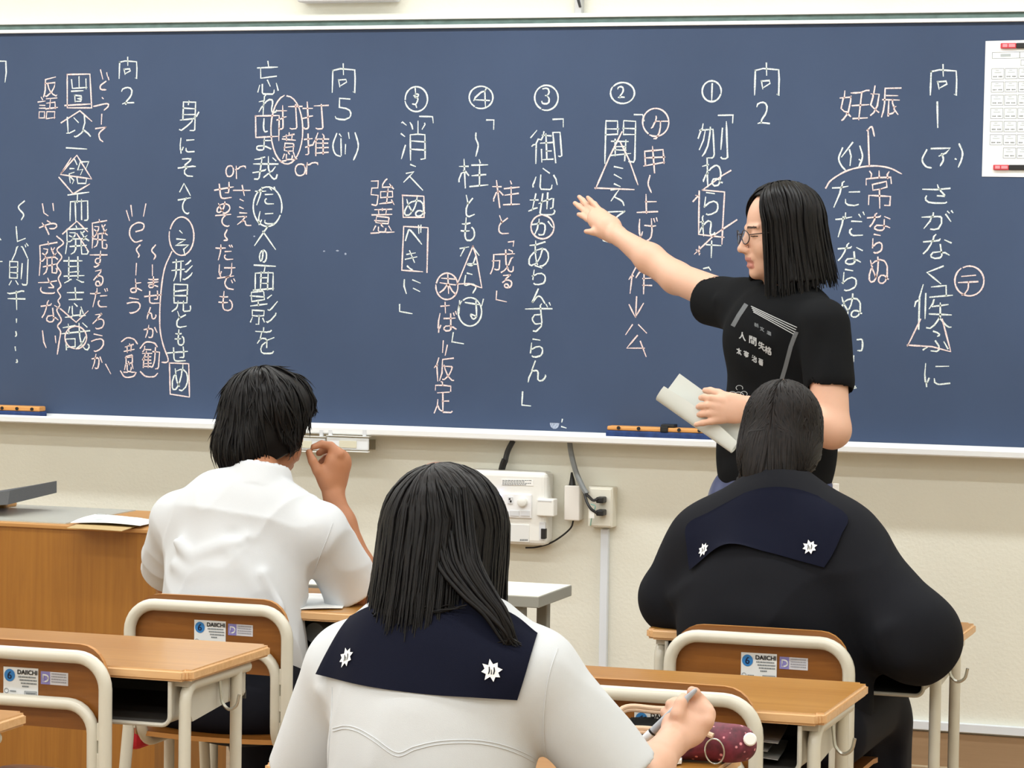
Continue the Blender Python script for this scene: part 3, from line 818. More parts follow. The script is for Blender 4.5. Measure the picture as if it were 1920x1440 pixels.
# schedule sheet with magnets, at the right end of the board
m_paper = mat('white_paper', (244, 247, 247), .8)
m_ink = mat('grey_ink', (120, 126, 130), .8)
m_ink2 = mat('light_ink', (178, 186, 188), .8)
sh = empty('schedule_sheet', tuple(W(1900, 205, Y_BOARD)), 'white printed timetable sheet with rows of small boxes on the board', 'poster')
yq = Y_BOARD-.0022
def bp(px, py, y=yq): return W(px, py, y)
quad = [bp(1848, 77), bp(2090, 71), bp(2088, 334), bp(1841, 331)]
MB().prism(quad, (0, .0012, 0)).build('paper', m_paper, sh, world=True)
mb = MB()
def qp(u, v):   # sheet coordinates: u 0..1 left-right, v 0..1 top-bottom
    a = quad[0]*(1-u)+quad[1]*u; b = quad[3]*(1-u)+quad[2]*u
    p = a*(1-v)+b*v; return p+np.array([0, -.0006, 0])
def qline(u0, v0, u1, v1, w=.0011, m=0):
    a, b = qp(u0, v0), qp(u1, v1); d = b-a; L = np.linalg.norm(d); n = np.cross(d/L, [0, 1, 0])*w/2
    mb.add([a-n, b-n, b+n, a+n], [(0, 1, 2, 3)], m)
def qrect(u0, v0, u1, v1, m=0):
    qline(u0, v0, u1, v0, m=m); qline(u1, v0, u1, v1, m=m); qline(u1, v1, u0, v1, m=m); qline(u0, v1, u0, v0, m=m)
qrect(.055, .085, .27, .13); qrect(.27, .085, .42, .13); qrect(.28, .145, .5, .185)
for r in range(7):
    v = .205+r*.097
    for c in range(7):
        if r == 6 and c == 0: continue
        u = .055+c*.105+.0*r; qrect(u, v, u+.095, v+.076)
        for i in range(7):
            uu = u+.012+i*.0105
            if i != 3: qline(uu, v+.058, uu+.0075, v+.058, .0035*(.8+.4*RNG.random()), 0)
        qline(u+.03, v+.012, u+.055, v+.012, .002, 1); qline(u+.02, v+.028, u+.075, v+.028, .0018, 1)
qline(.12, .108, .2, .108, .008, 1)
mb.build('printed_grid', [m_ink, m_ink2], sh, world=True)
m_red = mat('magnet_red', (206, 52, 66), .35, coat=.3); m_pinkl = mat('magnet_print', (238, 150, 160), .5)
for k, (x, y, lab) in enumerate(((1877, 86, 'red and black bar magnet at the top of the timetable sheet'), (1863, 314, 'red and black bar magnet at the bottom of the timetable sheet'))):
    a = bp(x, y-5); b = bp(x+29, y+5); c = bp(x+140, y+5)
    mg = empty('bar_magnet', tuple(a), lab, 'magnet', 'bar magnets on the timetable sheet')
    MB().box((a[0], yq-.009, b[2]), (b[0], yq-.0008, a[2]), bev=.002).build('red_end', m_red, mg, world=True)
    MB().box((b[0], yq-.008, b[2]), (c[0], yq-.0008, a[2]), bev=.002).build('black_strip', m_black, mg, world=True)
    MB().box((a[0]+.006, yq-.0096, b[2]+.004), (a[0]+.02, yq-.0088, a[2]-.003)).box((a[0]+.024, yq-.0096, b[2]+.004), (b[0]-.003, yq-.0088, a[2]-.003)).build('print', m_pinkl, mg, world=True)

# clear holders hung under the tray
m_clear = mat('clear_holder', (232, 236, 240), .25, spec=.6)
for i, (x0, x1, lab) in enumerate(((612, 690, 'clear plastic pocket hung under the tray, right of its pair'), (528, 609, "clear plastic pocket under the tray partly behind the head of black hair"))):
    p = empty('tray_pocket', tuple(W((x0+x1)/2, 832, 8.33)), lab, 'pocket', 'plastic pockets under the chalk tray')
    mb = MB(); bx_world(mb, (x0, 819), (x1, 845), 8.34, 8.352, bev=.004); mb.build('pocket', m_clear, p, world=True)
    mb = MB(); bx_world(mb, (x0-1, 816), (x1+1, 820), 8.333, 8.36, bev=.001); bx_world(mb, (x0-1, 844), (x1, 849), 8.337, 8.354, bev=.002); mb.build('rim', m_white, p, world=True)
    mb = MB(); bx_world(mb, (x0+24, 826), (x0+56, 840), 8.337, 8.34); mb.build('tape', mat('old_tape', (216, 212, 190), .6), p, world=True)
    mb = MB(); bx_world(mb, (x0+4, 806), (x0+10, 818), 8.34, 8.35); bx_world(mb, (x1-10, 806), (x1-4, 818), 8.34, 8.35); mb.build('hanger', m_white2, p, world=True)
# small dark board behind
o = MB(); bx_world(o, (690, 824), (702, 843), 8.445, 8.454); o = o.build('wall_patch', mat('patch_grey', (150, 146, 128), .8)); tag(o, 'small grey patch on the wall beside the clear pockets', 'patch')

# microphone receiver box
rc = empty('receiver_unit', tuple(W(955, 950, 8.4)), 'white wall receiver box with knob, buttons and blue light', 'receiver')
mb = MB(); bx_world(mb, (872, 880), (1023, 1024), 8.375, Y_WALL, bev=.016); mb.build('housing', m_white, rc, world=True)
mb = MB(); bx_world(mb, (886, 922), (996, 973), 8.368, 8.378, bev=.004); mb.build('control_panel', mat('panel_white', (240, 241, 243), .4), rc, world=True)
mb = MB(); bx_world(mb, (880, 979), (992, 1017), 8.3735, 8.377, bev=.001); mb.build('front_door', mat('door_white', (228, 229, 228), .45), rc, world=True)
mb = MB(); c = W(980, 941, 8.368); mb.lathe([(.0155, 0), (.0145, .012), (.011, .014), (.001, .0145)], c, (0, -1, 0), 24); mb.lathe([(.017, 0), (.017, .002)], c, (0, -1, 0), 24); mb.build('volume_knob', m_white, rc, world=True, smooth=True)
for x in (936, 956, 976):
    mb = MB(); bx_world(mb, (x, 957), (x+17, 968), 8.365, 8.369, bev=.001); mb.build('button', m_white2, rc, world=True)
mb = MB(); bx_world(mb, (952, 931), (961, 945), 8.365, 8.369, bev=.001); mb.build('rocker_switch', m_white2, rc, world=True)
mb = MB(); bx_world(mb, (954, 934), (957, 937), 8.364, 8.3655); bx_world(mb, (956, 938), (959, 942), 8.364, 8.3655); mb.build('switch_mark', m_black, rc, world=True)
led = bpy.data.materials.new('blue_led'); led.use_nodes = True; b_ = led.node_tree.nodes['Principled BSDF']; b_.inputs['Base Color'].default_value = (.3, .4, 1, 1); b_.inputs['Emission Color'].default_value = (.25, .32, 1, 1); b_.inputs['Emission Strength'].default_value = 9
mb = MB(); mb.lathe([(.004, 0), (.0035, .002), (.001, .0035)], W(938, 927, 8.368), (0, -1, 0), 14); mb.lathe([(.003, 0), (.0025, .002), (.001, .003)], W(929, 928, 8.368), (0, -1, 0), 14); mb.build('status_light', led, rc, world=True, smooth=True)
mb = MB(); bx_world(mb, (940, 898), (1000, 911), 8.3735, 8.376); mb.build('sticker', mat('sticker_white', (242, 242, 240), .6), rc, world=True)
mb = MB()
for r in range(4):
    x = 942
    while x < 996-(r % 2)*12:
        w = 2+3*RNG.random(); bx_world(mb, (x, 900+r*2.7), (x+w, 901.3+r*2.7), 8.3728, 8.3736); x += w+1.2
for x in range(975, 989, 3): bx_world(mb, (x, 1011), (x+2, 1014), 8.3727, 8.3735)
mb.build('print', m_ink, rc, world=True)
mb = MB(); bx_world(mb, (1006, 935), (1038, 969), 8.36, 8.40, bev=.004); mb.build('microphone_cup', m_white, rc, world=True)
mb = MB(); bx_world(mb, (1009, 938), (1034, 941), 8.359, 8.3605); mb.build('cup_rim', m_white2, rc, world=True)
mb = MB(); bx_world(mb, (1014, 991), (1022, 1011), 8.371, 8.39, bev=.002); mb.build('power_switch', m_black, rc, world=True)
mb = MB(); bx_world(mb, (1011, 979), (1022, 1013), 8.3735, 8.38, bev=.001); mb.build('switch_plate', m_white2, rc, world=True)

# power adapter, outlet box, cable conduit
ad = empty('power_adapter', tuple(W(1071, 945, 8.4)), 'white box shaped power adapter on the wall beside the outlet', 'adapter')
mb = MB(); bx_world(mb, (1058, 910), (1086, 977), 8.405, Y_WALL, bev=.004); mb.build('body', mat('adapter_white', (232, 228, 222), .5), ad, world=True)
mb = MB(); p = W(1074, 898, 8.43); mb.tube([W(1073, 912, 8.42), W(1073, 900, 8.42), W(1072, 886, 8.43)], [.012, .008, .003], 12); mb.build('cord_boot', m_black, ad, world=True, smooth=True)
ou = empty('outlet_box', tuple(W(1130, 950, 8.4)), 'cream wall outlet box with two black plugs above the conduit', 'outlet')
mb = MB(); bx_world(mb, (1103, 912), (1148, 990), 8.405, Y_WALL, bev=.004); mb.build('body', mat('outlet_cream', (224, 221, 208), .45), ou, world=True)
mb = MB(); bx_world(mb, (1106, 916), (1145, 987), 8.402, 8.407, bev=.0015); mb.build('cover_plate', mat('outlet_plate', (230, 227, 214), .4), ou, world=True)
for y in (938, 962):
    pl = MB(); bx_world(pl, (1117, y-6), (1131, y+6), 8.365, 8.403, bev=.004); pl = pl.build('plug', m_black)
    tag(pl, ('upper' if y < 950 else 'lower')+' black plug in the cream wall outlet', 'plug', 'plugs in the wall outlet')
cd = empty('wall_conduit', tuple(W(1130, 1100, 8.44)), 'pale vertical cable duct running from the outlet to the floor duct', 'cable duct')
a, b = W(1126, 992, 8.435), W(1140, 992, 8.435)
MB().box((a[0], 8.435, .138), (b[0], Y_WALL, a[2]), bev=.002).build('duct', mat('duct_white', (222, 228, 236), .4), cd, world=True)
# cords and sheaths
def cord(name, pts, r, m, label, n=8):
    P = spline([W(x, y, Y) for x, y, Y in pts], 8)
    o = MB().tube(P, r, n).build(name, m, smooth=True); return tag(o, label, 'cable')
cord('cable_sheath', [(1068, 828, 8.425), (1071, 850, 8.42), (1080, 885, 8.40), (1092, 912, 8.39), (1100, 926, 8.385)], .0085, m_grey, 'grey ribbed cable sheath running down from the tray to the outlet')
cord('cable_sheath', [(962, 826, 8.43), (952, 846, 8.425), (947, 866, 8.42)], .0085, m_dark, 'dark cable sheath between the tray and the receiver box')
cord('cable_end', [(947, 862, 8.415), (943, 872, 8.415), (940, 884, 8.42)], [.007, .010, .013]*5+[.013, .013] if False else .011, m_black, 'black taped cable end entering the top of the receiver box')
cord('plug_lead', [(1094, 922, 8.39), (1104, 931, 8.37), (1112, 938, 8.36), (1120, 936, 8.365)], .0045, m_black, 'upper short black lead to the outlet plug')
cord('plug_lead', [(1095, 922, 8.39), (1100, 940, 8.37), (1108, 954, 8.36), (1119, 962, 8.365)], .0045, m_black, 'lower short black lead to the outlet plug')
cord('earth_lead', [(1108, 945, 8.375), (1116, 950, 8.37), (1110, 968, 8.38), (1107, 985, 8.40)], .002, mat('earth_green', (150, 200, 190), .5), 'thin pale green earth lead hanging at the outlet')
cord('adapter_lead', [(1075, 976, 8.43), (1070, 990, 8.43), (1052, 1006, 8.43), (1030, 1019, 8.43), (1005, 1026, 8.43), (985, 1027, 8.42)], .0028, m_black, 'thin black lead from the adapter to the receiver box')
o = MB(); bx_world(o, (1105, 958), (1114, 972), 8.36, 8.364); tag(o.build('cable_tag', m_white), 'small white tag on the outlet lead', 'tag')
# things above the board, cut by the top of the frame
tp = empty('wall_speaker', tuple(W(650, -20, 8.38)), 'white box on the wall above the board, cut by the top edge', 'speaker')
mb = MB(); p, q = W(583, 8, 8.44), W(732, 8, 8.44); mb.box((p[0]-.03, 8.395, p[2]+.003), (q[0]+.03, Y_WALL, p[2]+.34), bev=.008); mb.build('cabinet', m_white2, tp, world=True)
MB().box((p[0]-.02, 8.388, p[2]+.04), (q[0]+.02, 8.398, p[2]+.32), bev=.003).build('grille', m_white, tp, world=True)
pp = empty('cable_pole', tuple(W(1086, 10, 8.44)), 'short grey metal pipe ending above the board', 'pipe')
p = W(1086, 28, 8.44)
MB().box((p[0]-.011, 8.425, p[2]), (p[0]+.011, Y_WALL, p[2]+.6), bev=.002).build('pipe', mat('pipe_grey', (196, 198, 200), .35, metal=.4), pp, world=True)
mb = MB(); mb.tube([(p[0]-.006, 8.42, p[2]+.5), (p[0]-.003, 8.42, p[2]+.06), (p[0]+.009, 8.42, p[2]+.022)], .004, 8); mb.build('cable', m_black, pp, world=True)

# ---------------------------------------------------------------- desks and chairs
m_top = wood('desk_top_wood', (194, 142, 72), (166, 112, 46), 60, .28, 'x', contrast=(.3, .75), coat=.25)
m_edge = wood('desk_edge_wood', (226, 186, 138), (204, 158, 108), 90, .4, 'x')
m_frame = mat('frame_paint', (206, 202, 188), .3, coat=.3)
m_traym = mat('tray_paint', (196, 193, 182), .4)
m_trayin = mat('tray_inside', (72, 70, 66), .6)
m_chrome = mat('hook_metal', (190, 190, 182), .25, metal=.8)
m_ply = wood('chair_plywood', (146, 92, 36), (122, 72, 24), 70, .35, 'x', coat=.2)
m_plyedge = wood('chair_ply_edge', (198, 142, 78), (170, 116, 60), 60, .4, 'x')
DW, DD, DH = .665, .412, .70
def make_desk(label, w=DW):
    d = empty('school_desk', (0, 0, 0), label, 'desk', 'school desks')
    hx, hy = w/2, DD/2
    # top: rounded corners and rounded edges
    bm = bmesh.new(); bmesh.ops.create_cube(bm, size=1)
    for v in bm.verts: v.co = Vector((v.co.x*w, v.co.y*DD, DH-.0115+v.co.z*.023))
    bmesh.ops.bevel(bm, geom=[e for e in bm.edges if abs(e.verts[0].co.z-e.verts[1].co.z) > .01], offset=.014, segments=4, affect='EDGES')
    bmesh.ops.bevel(bm, geom=[e for e in bm.edges if e.calc_face_angle(0) > .9], offset=.005, segments=3, affect='EDGES')
    V = [v.co[:] for v in bm.verts]; bm.verts.index_update()
    F = [[v.index for v in f.verts] for f in bm.faces]; mi = [0 if abs(f.normal.z) > .97 else 1 for f in bm.faces]; bm.free()
    mesh_obj('desktop', V, F, [m_top, m_edge], d, smooth=False, matidx=mi)
    # book tray under the top: open towards the sitter
    ix, z0, z1, ya, yb, t = hx-.048, .588, .675, -hy+.012, hy-.03, .004
    path = [(-ix, z1), (-ix, z0), (ix, z0), (ix, z1)]
    pr = rounded([(x, 0, z) for x, z in path], .018, 5)
    prin = rounded([(x+(t if x < 0 else -t), 0, z+(t if z < .62 else 0)) for x, z in path], .015, 5)
    n = len(pr); mb = MB()
    V = [(p[0], ya, p[2]) for p in pr]+[(p[0], yb, p[2]) for p in pr]+[(p[0], ya, p[2]) for p in prin]+[(p[0], yb, p[2]) for p in prin]
    f = [(i, i+1, n+i+1, n+i) for i in range(n-1)]+[(i, 2*n+i, 2*n+i+1, i+1) for i in range(n-1)]
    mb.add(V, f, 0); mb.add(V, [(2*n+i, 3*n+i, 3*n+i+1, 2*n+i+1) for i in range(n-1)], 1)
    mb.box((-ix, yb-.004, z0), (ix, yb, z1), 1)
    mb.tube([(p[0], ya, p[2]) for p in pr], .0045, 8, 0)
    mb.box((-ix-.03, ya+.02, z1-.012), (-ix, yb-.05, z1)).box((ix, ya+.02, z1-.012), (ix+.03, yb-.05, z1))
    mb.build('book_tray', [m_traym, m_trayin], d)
    for sx in (-1, 1):
        x = sx*(hx-.026)
        MB().tube(rounded([(x, -hy+.035, .0), (x, -hy+.035, .664), (x, hy-.08, .664)], .035, 6), .0125, 14).build('leg', m_frame, d, smooth=True)
        MB().tube([(x, .075, .0), (x, .075, .664)], .0125, 14).build('leg', m_frame, d, smooth=True)
        # side plate between the legs and bag hook
        MB().prism([(x-sx*.012, -hy+.045, .672), (x-sx*.012, .065, .672), (x-sx*.012, .055, .60), (x-sx*.012, -hy+.09, .585)], (sx*.003, 0, 0)).build('side_plate', m_traym, d)
        hk = [(x-sx*.004, .0, .665), (x, .0, .625), (x+sx*.004, .0, .606), (x+sx*.018, .0, .594), (x+sx*.034, .0, .603), (x+sx*.040, .0, .625)]
        MB().tube(spline(hk, 5), .0035, 8).build('bag_hook', m_chrome, d, smooth=True)
        MB().tube([(x, -hy+.035, .022), (x, hy-.06, .022)], .0115, 10).build('foot_rail', m_frame, d, smooth=True)
    return d
m_lab = mat('label_white', (226, 228, 230), .4); m_blue = mat('label_blue', (46, 122, 190), .4); m_bluedk = mat('label_navy', (20, 44, 84), .4)
m_lab2 = mat('label_grey', (206, 206, 214), .4); m_purple = mat('label_violet', (134, 128, 190), .4)
def make_chair(label):
    c = empty('school_chair', (0, 0, 0), label, 'chair', 'school chairs')
    hx, zt, r = .192, .722, .0135
    MB().tube(rounded([(-hx-.012, -.06, .012), (-hx, 0, .45), (-hx, 0, zt), (hx, 0, zt), (hx, 0, .45), (hx+.012, -.06, .012)], [.3, .062, .062, .3], 8), r, 16).build('back_frame', m_frame, c, smooth=True)
    ix = hx-.0275
    for s in (-1, 1): pass
    MB().tube(rounded([(-ix, .385, .012), (-ix, .34, .405), (-ix, .004, .405), (-ix, .002, .628), (ix, .002, .628), (ix, .004, .405), (ix, .34, .405), (ix, .385, .012)], [.05, .06, .055, .055, .06, .05], 7), .0125, 16).build('seat_frame', m_frame, c, smooth=True)
    for s in (-1, 1):
        mb = MB()
        for z in (.44, .50, .56): mb.box((s*(hx-.0137)-.003, -.004, z), (s*(hx-.0137)+.003, .006, z+.035), bev=.001)
        mb.build('weld_plate', m_frame, c)
    # plywood back, slightly dished, rounded corners
    def panel(hw, z0, z1, rad, y0, dish, th, name, flat=False):
        poly = []
        for cx, cz, a0 in ((hw-rad, z1-rad, 0), (-hw+rad, z1-rad, 90), (-hw+rad*.4, z0+rad*.4, 180), (hw-rad*.4, z0+rad*.4, 270)):
            rr = rad if cz > (z0+z1)/2 else rad*.4
            for k in range(7):
                a = math.radians(a0+15*k); poly.append((cx+rr*math.cos(a), cz+rr*math.sin(a)))
        N = len(poly); bm = bmesh.new(); 
        vs_ = [bm.verts.new((x, z, 0)) for x, z in poly]; bm.faces.new(vs_)
        bmesh.ops.triangulate(bm, faces=bm.faces[:])
        bmesh.ops.subdivide_edges(bm, edges=[e for e in bm.edges if e.calc_length() > .08], cuts=6)
        bmesh.ops.triangulate(bm, faces=bm.faces[:])
        r0 = bmesh.ops.extrude_face_region(bm, geom=bm.faces[:])
        for g in r0['geom']:
            if isinstance(g, bmesh.types.BMVert): g.co.z += th
        bm.normal_update()
        bmesh.ops.recalc_face_normals(bm, faces=bm.faces[:])
        mi = [1 if abs(f.normal.z) < .5 else 0 for f in bm.faces]; bm.verts.index_update()
        if flat: V = [(v.co.x, y0+v.co.y, .418+v.co.z-.012*max(0, v.co.y-.3)/.1+dish*((v.co.x/hw)**2)) for v in bm.verts]
        else: V = [(v.co.x, y0+v.co.z+dish*(1-(v.co.x/hw)**2), v.co.y) for v in bm.verts]
        F = [[v.index for v in f.verts] for f in bm.faces]; bm.free()
        return mesh_obj(name, V, F, [m_ply, m_plyedge], c, smooth=False, matidx=mi)
    panel(.187, .575, .744, .06, .0135, .010, .011, 'back_panel')
    panel(.19, .01, .385, .05, .0, .006, .011, 'seat', True)
    # maker's labels on the back
    yl = .0126
    def onback(x): return yl+.010*(1-(x/.187)**2)-.0004
    def lab(x0, x1, z0, z1, name, m, dy=0):
        mb = MB(); n = 8
        V = [(x0+(x1-x0)*i/n, onback(x0+(x1-x0)*i/n)+.0006-dy, z) for i in range(n+1) for z in (z0, z1)]
        mb.add(V, [(2*i, 2*i+2, 2*i+3, 2*i+1) for i in range(n)]); return mb
    o = lab(-.043, .034, .632, .690, 'x', 0, .0006).build('size_label', m_lab, c)
    def letters(mb, s, size, x, z, m, bold=0, dy=.0016):
        v, f = text_flat(s, size)
        for ox, oz in (((0, 0), (bold, 0), (0, bold), (bold, bold)) if bold else ((0, 0),)):
            mb.add([(x+a+ox, onback(x+a)-dy, z+b+oz) for a, b in v], f, m)
    mb = MB(); A = np.linspace(0, 2*np.pi, 25)[:-1]
    mb.add([(-.029+.0118*math.cos(a), onback(-.03)-.0010, .6735+.0125*math.sin(a)) for a in A], [tuple(range(24))], 0)
    letters(mb, '6', .021, -.0345, .6662, 1, .0006)
    letters(mb, 'DAIICHI', .0125, -.0125, .6765, 2, .0007)
    for rr in range(4):
        x = -.010+.003*rr
        while x < .029-.004*(rr == 3)*4:
            w_ = .0015+.002*RNG.random(); z = .6700-rr*.0062
            mb.add([(x, onback(x)-.0012, z), (x+w_, onback(x)-.0012, z), (x+w_, onback(x)-.0012, z+.0030), (x, onback(x)-.0012, z+.0030)], [(0, 1, 2, 3)], 3); x += w_+.0008
    mb.tube([(-.036+.0045*math.cos(a), onback(-.03)-.0010, .6425+.0045*math.sin(a)) for a in A], .0005, 4, 3, closed=True)
    for k in range(5): mb.box((-.028+k*.0028, onback(-.02)-.0014, .641), (-.026+k*.0028, onback(-.02)-.001, .6435), 3)
    for (xa, za, xb, zb) in ((.004, .635, .031, .636), (.004, .643, .031, .644), (.004, .635, .0048, .644), (.0302, .635, .031, .644)): mb.box((xa, onback(.02)-.0013, za), (xb, onback(.02)-.0009, zb), 3)
    for k in range(7): mb.box((.007+k*.0032, onback(.02)-.0013, .638), (.0093+k*.0032, onback(.02)-.0009, .6415), 3)
    mb.build('print', [m_blue, m_bluedk, m_black, m_ink], o)
    o2 = lab(.040, .101, .660, .6855, 'x', 0, .0006).build('maker_label', m_lab2, c)
    mb = lab(.040, .0605, .660, .6855, 'x', 0, .0010)
    letters(mb, 'D', .022, .0425, .6645, 1, .0008); mb.add(*[[(.0455, onback(.05)-.0022, .6655), (.049, onback(.05)-.0022, .6655), (.049, onback(.05)-.0022, .6715), (.0455, onback(.05)-.0022, .6715)], [(0, 1, 2, 3)]], m=0)
    for rr in range(4):
        x = .064
        while x < .097:
            w_ = .0012+.002*RNG.random(); z = .6805-rr*.0052
            mb.add([(x, onback(x)-.0012, z), (x+w_, onback(x)-.0012, z), (x+w_, onback(x)-.0012, z+.0024), (x, onback(x)-.0012, z+.0024)], [(0, 1, 2, 3)], 2); x += w_+.0008
    mb.build('print', [m_purple, m_lab, mat('label_print', (150, 150, 158), .5)], o2)
    return c
def desk_at(d, xr, yb, w=DW, rz=0): d.location = (xr-w/2, yb-DD/2, 0); d.rotation_euler = (0, 0, rz)
desk0 = make_desk('front-row desk under the arms of the person in the black sailor top')
desk_at(desk0, -1.034, 6.445)
spec_d = [(-2.21, 6.42, "front-row desk at which the person in the white shirt leans"), (-2.345, 5.477, 'empty desk behind the white shirt with an empty chair pushed under it'), (-1.081, 5.458, 'empty desk behind the black sailor top, papers in its tray'), (-2.400, 4.518, 'desk corner cut off at the left edge, nearest the camera')]
for xr, yb, lab in spec_d:
    d = copy_tree(desk0); d['label'] = lab; desk_at(d, xr, yb)
d = make_desk('nearest desk, with pencil case, of the person in the white blouse', w=.695)
desk_at(d, -1.124, 4.612, .695)
chair0 = make_chair('chair carrying the person in the black sailor top')
CH = [(-1.388, 5.812), (-2.648, 5.812), (-2.694, 5.015), (-1.388, 5.0)]
chair0.location = (*CH[0], 0)
for (x, y), lab in zip(CH[1:], ('chair the person in the white shirt sits on', 'empty chair at the lower left pushed up to its desk', "empty chair beyond the pencil case, pushed under its desk")):
    c = copy_tree(chair0); c.location = (x, y, 0); c['label'] = lab
c = copy_tree(chair0); c.location = (-1.47, 3.69, 0); c['label'] = 'chair under the person in the white sailor blouse'

# teacher's lectern desk with its things, and the white table
m_lect = wood('lectern_wood', (166, 112, 42), (136, 86, 28), 46, .42, 'z', ring=1.2, contrast=(.3, .72))
m_lectop = wood('lectern_top_wood', (200, 150, 90), (176, 126, 70), 50, .4, 'x')
le = empty('lectern', (-3.9, 7.15, 0), 'brown wooden lectern desk at the left with papers on top', 'lectern')
LX0, LX1, LY0, LY1, LZ = -4.55, -3.32, 6.95, 7.42, .765
MB().box((LX0, LY0, .03), (LX1, LY0+.02, LZ-.012)).build('front_panel', m_lect, le, world=True)
for xa_ in (LX0, LX1-.02): MB().box((xa_, LY0+.02, .03), (xa_+.02, LY1, LZ-.012)).build('side_panel', m_lect, le, world=True)
MB().box((LX0-.01, LY0-.008, LZ-.012), (LX1+.01, LY1, LZ), bev=.003).build('top', m_lectop, le, world=True)
MB().box((LX0+.03, LY0+.02, LZ), (LX1-.28, LY1-.02, LZ+.003)).build('desk_mat', mat('mat_clear', (186, 186, 178), .25, spec=.6), le, world=True)
MB().box((LX0, LY0+.01, 0), (LX1, LY1, .03)).build('plinth', m_lect, le, world=True)
def sheet(name, corners, m, label, cat, th=.0012, wave=.0, n=10):
    """paper: four corners in order, with a soft wave and thickness"""
    a, b, c_, d_ = map(np.array, corners); V = []
    for i in range(n+1):
        for j in range(n+1):
            u, v = i/n, j/n; p = (a*(1-u)+b*u)*(1-v)+(d_*(1-u)+c_*u)*v
            p = p+np.array([0, 0, wave*(math.sin(u*3.1)*.6+math.sin(v*4+u*2)*.4+.5)]); V.append(p)
    k = n+1; f = [(i*k+j, (i+1)*k+j, (i+1)*k+j+1, i*k+j+1) for i in range(n) for j in range(n)]
    V = np.array(V); N = len(V); bnd = [i*k for i in range(n)]+[n*k+j for j in range(n)]+[i*k+n for i in range(n, 0, -1)]+[j for j in range(n, 0, -1)]
    F = f+[tuple(q+N for q in g[::-1]) for g in f]+[(bnd[i], bnd[i-1], bnd[i-1]+N, bnd[i]+N) for i in range(len(bnd))]
    o = mesh_obj(name, np.vstack([V, V-[0, 0, th]]), F, m, smooth=True)
    try: o.data.set_sharp_from_angle(angle=.6)
    except Exception: pass
    if label: tag(o, label, cat)
    return o
zt = LZ+.0055
hs = sheet('handout', [WZ(132, 982, zt), WZ(263, 989, zt), WZ(292, 977, zt), WZ(178, 965, zt)], m_paper, 'printed white handout lying on the lectern beside the white shirt', 'paper', .0012, .006)
mb = MB()
for r in range(9):
    t = .15+r*.08
    for k in range(5):
        if RNG.random() < .8:
            p = lambda u, v: (WZ(132, 982, zt)*(1-u)+WZ(263, 989, zt)*u)*(1-v)+(WZ(178, 965, zt)*(1-u)+WZ(292, 977, zt)*u)*v
            u = .12+k*.15; q = [p(u, t), p(u+.12, t), p(u+.12, t+.025), p(u, t+.025)]
            mb.add([a+np.array([0, 0, .0095]) for a in q], [(0, 1, 2, 3)])
mb.build('print', m_ink2, hs)
kp = sheet('brown_folder', [WZ(125, 990, LZ+.004), WZ(228, 996, LZ+.004), WZ(262, 984, LZ+.004), WZ(165, 976, LZ+.004)], mat('kraft', (186, 160, 112), .7), 'thin kraft folder under the handout on the lectern', 'folder', .0015, .001)
# dark grey folded document case
mb = MB(); A = []
for i in range(24):
    t = i/23; x = -4.62+(.0+t)*.80; lift = .07*max(0, (t-.45)/.55)**1.3
    A.append((x, lift, t))
V = []
for x, lift, t in A:
    for yy, zz in ((7.05, LZ+.006+lift*.45), (7.30, LZ+.010+lift*.6), (7.30, LZ+.016+lift), (7.06, LZ+.012+lift*.92)): V.append((x+.08*(yy-7.05), yy, zz))
f = [(4*i+j, 4*i+(j+1) % 4, 4*i+4+(j+1) % 4, 4*i+4+j) for i in range(23) for j in range(4)]+[(0, 3, 2, 1), (92, 93, 94, 95)]
mb.add(V, f); tag(mb.build('document_case', mat('case_grey', (82, 84, 88), .55, bump=.3, bscale=500), smooth=True), 'dark grey soft document case with raised end on the lectern', 'document case')
p = W(-14, 968, 7.30); q = W(15, 942, 7.30)
tag(MB().box((p[0], 7.28, LZ), (q[0], 7.36, q[2]), bev=.012).build('wooden_stand', m_lectop), 'brown wooden block at the far left on the lectern', 'stand')
wt = empty('white_table', (-2.47, 6.6, 0), 'white topped table with grey edge beyond the long black hair', 'table')
m_wtop = mat('table_white', (236, 234, 222), .45); m_wedge = mat('table_edge_grey', (150, 150, 142), .5)
TX0, TX1, TY0, TY1 = -2.86, -2.085, 6.47, 6.735
TZ = .702
bmv = MB().box((TX0, TY0, TZ-.028), (TX1, TY1, TZ-.001), 1, bev=.002).box((TX0+.002, TY0+.002, TZ-.0012), (TX1-.002, TY1-.002, TZ), 0); bmv.build('table_top', [m_wtop, m_wedge], wt, world=True)
for x in (TX0+.05, TX1-.06):
    for y in (TY0+.04, TY1-.04): MB().box((x-.014, y-.014, 0), (x+.014, y+.014, TZ-.028), bev=.003).build('leg', m_wedge, wt, world=True)
# papers in the tray of the empty right desk
for i, (dz, dx, lab) in enumerate(((.006, 0, 'lowest crumpled sheet in the tray of the right empty desk'), (.022, -.015, 'middle sheet in the tray of the right empty desk'), (.040, .0, 'topmost curled sheet in the tray of the right empty desk'))):
    xa, xb = -1.46+dx, -1.175+dx*1.3; z = .592+dz
    sheet('loose_sheet', [(xa, 5.075, z), (xb, 5.085, z-.002), (xb-.03, 5.30, z+.002), (xa, 5.30, z+.004)], mat('tray_paper', (214, 214, 212), .8), lab, 'paper', .001, .010-.002*i)
# worksheet on the boy's desk
sheet('worksheet', [WZ(548, 1143, .7025), WZ(642, 1141, .7025), WZ(655, 1116, .7025), WZ(552, 1112, .7025)], m_paper, "white worksheet on a front desk under the bent arm in a white sleeve", 'paper', .0015, .002)
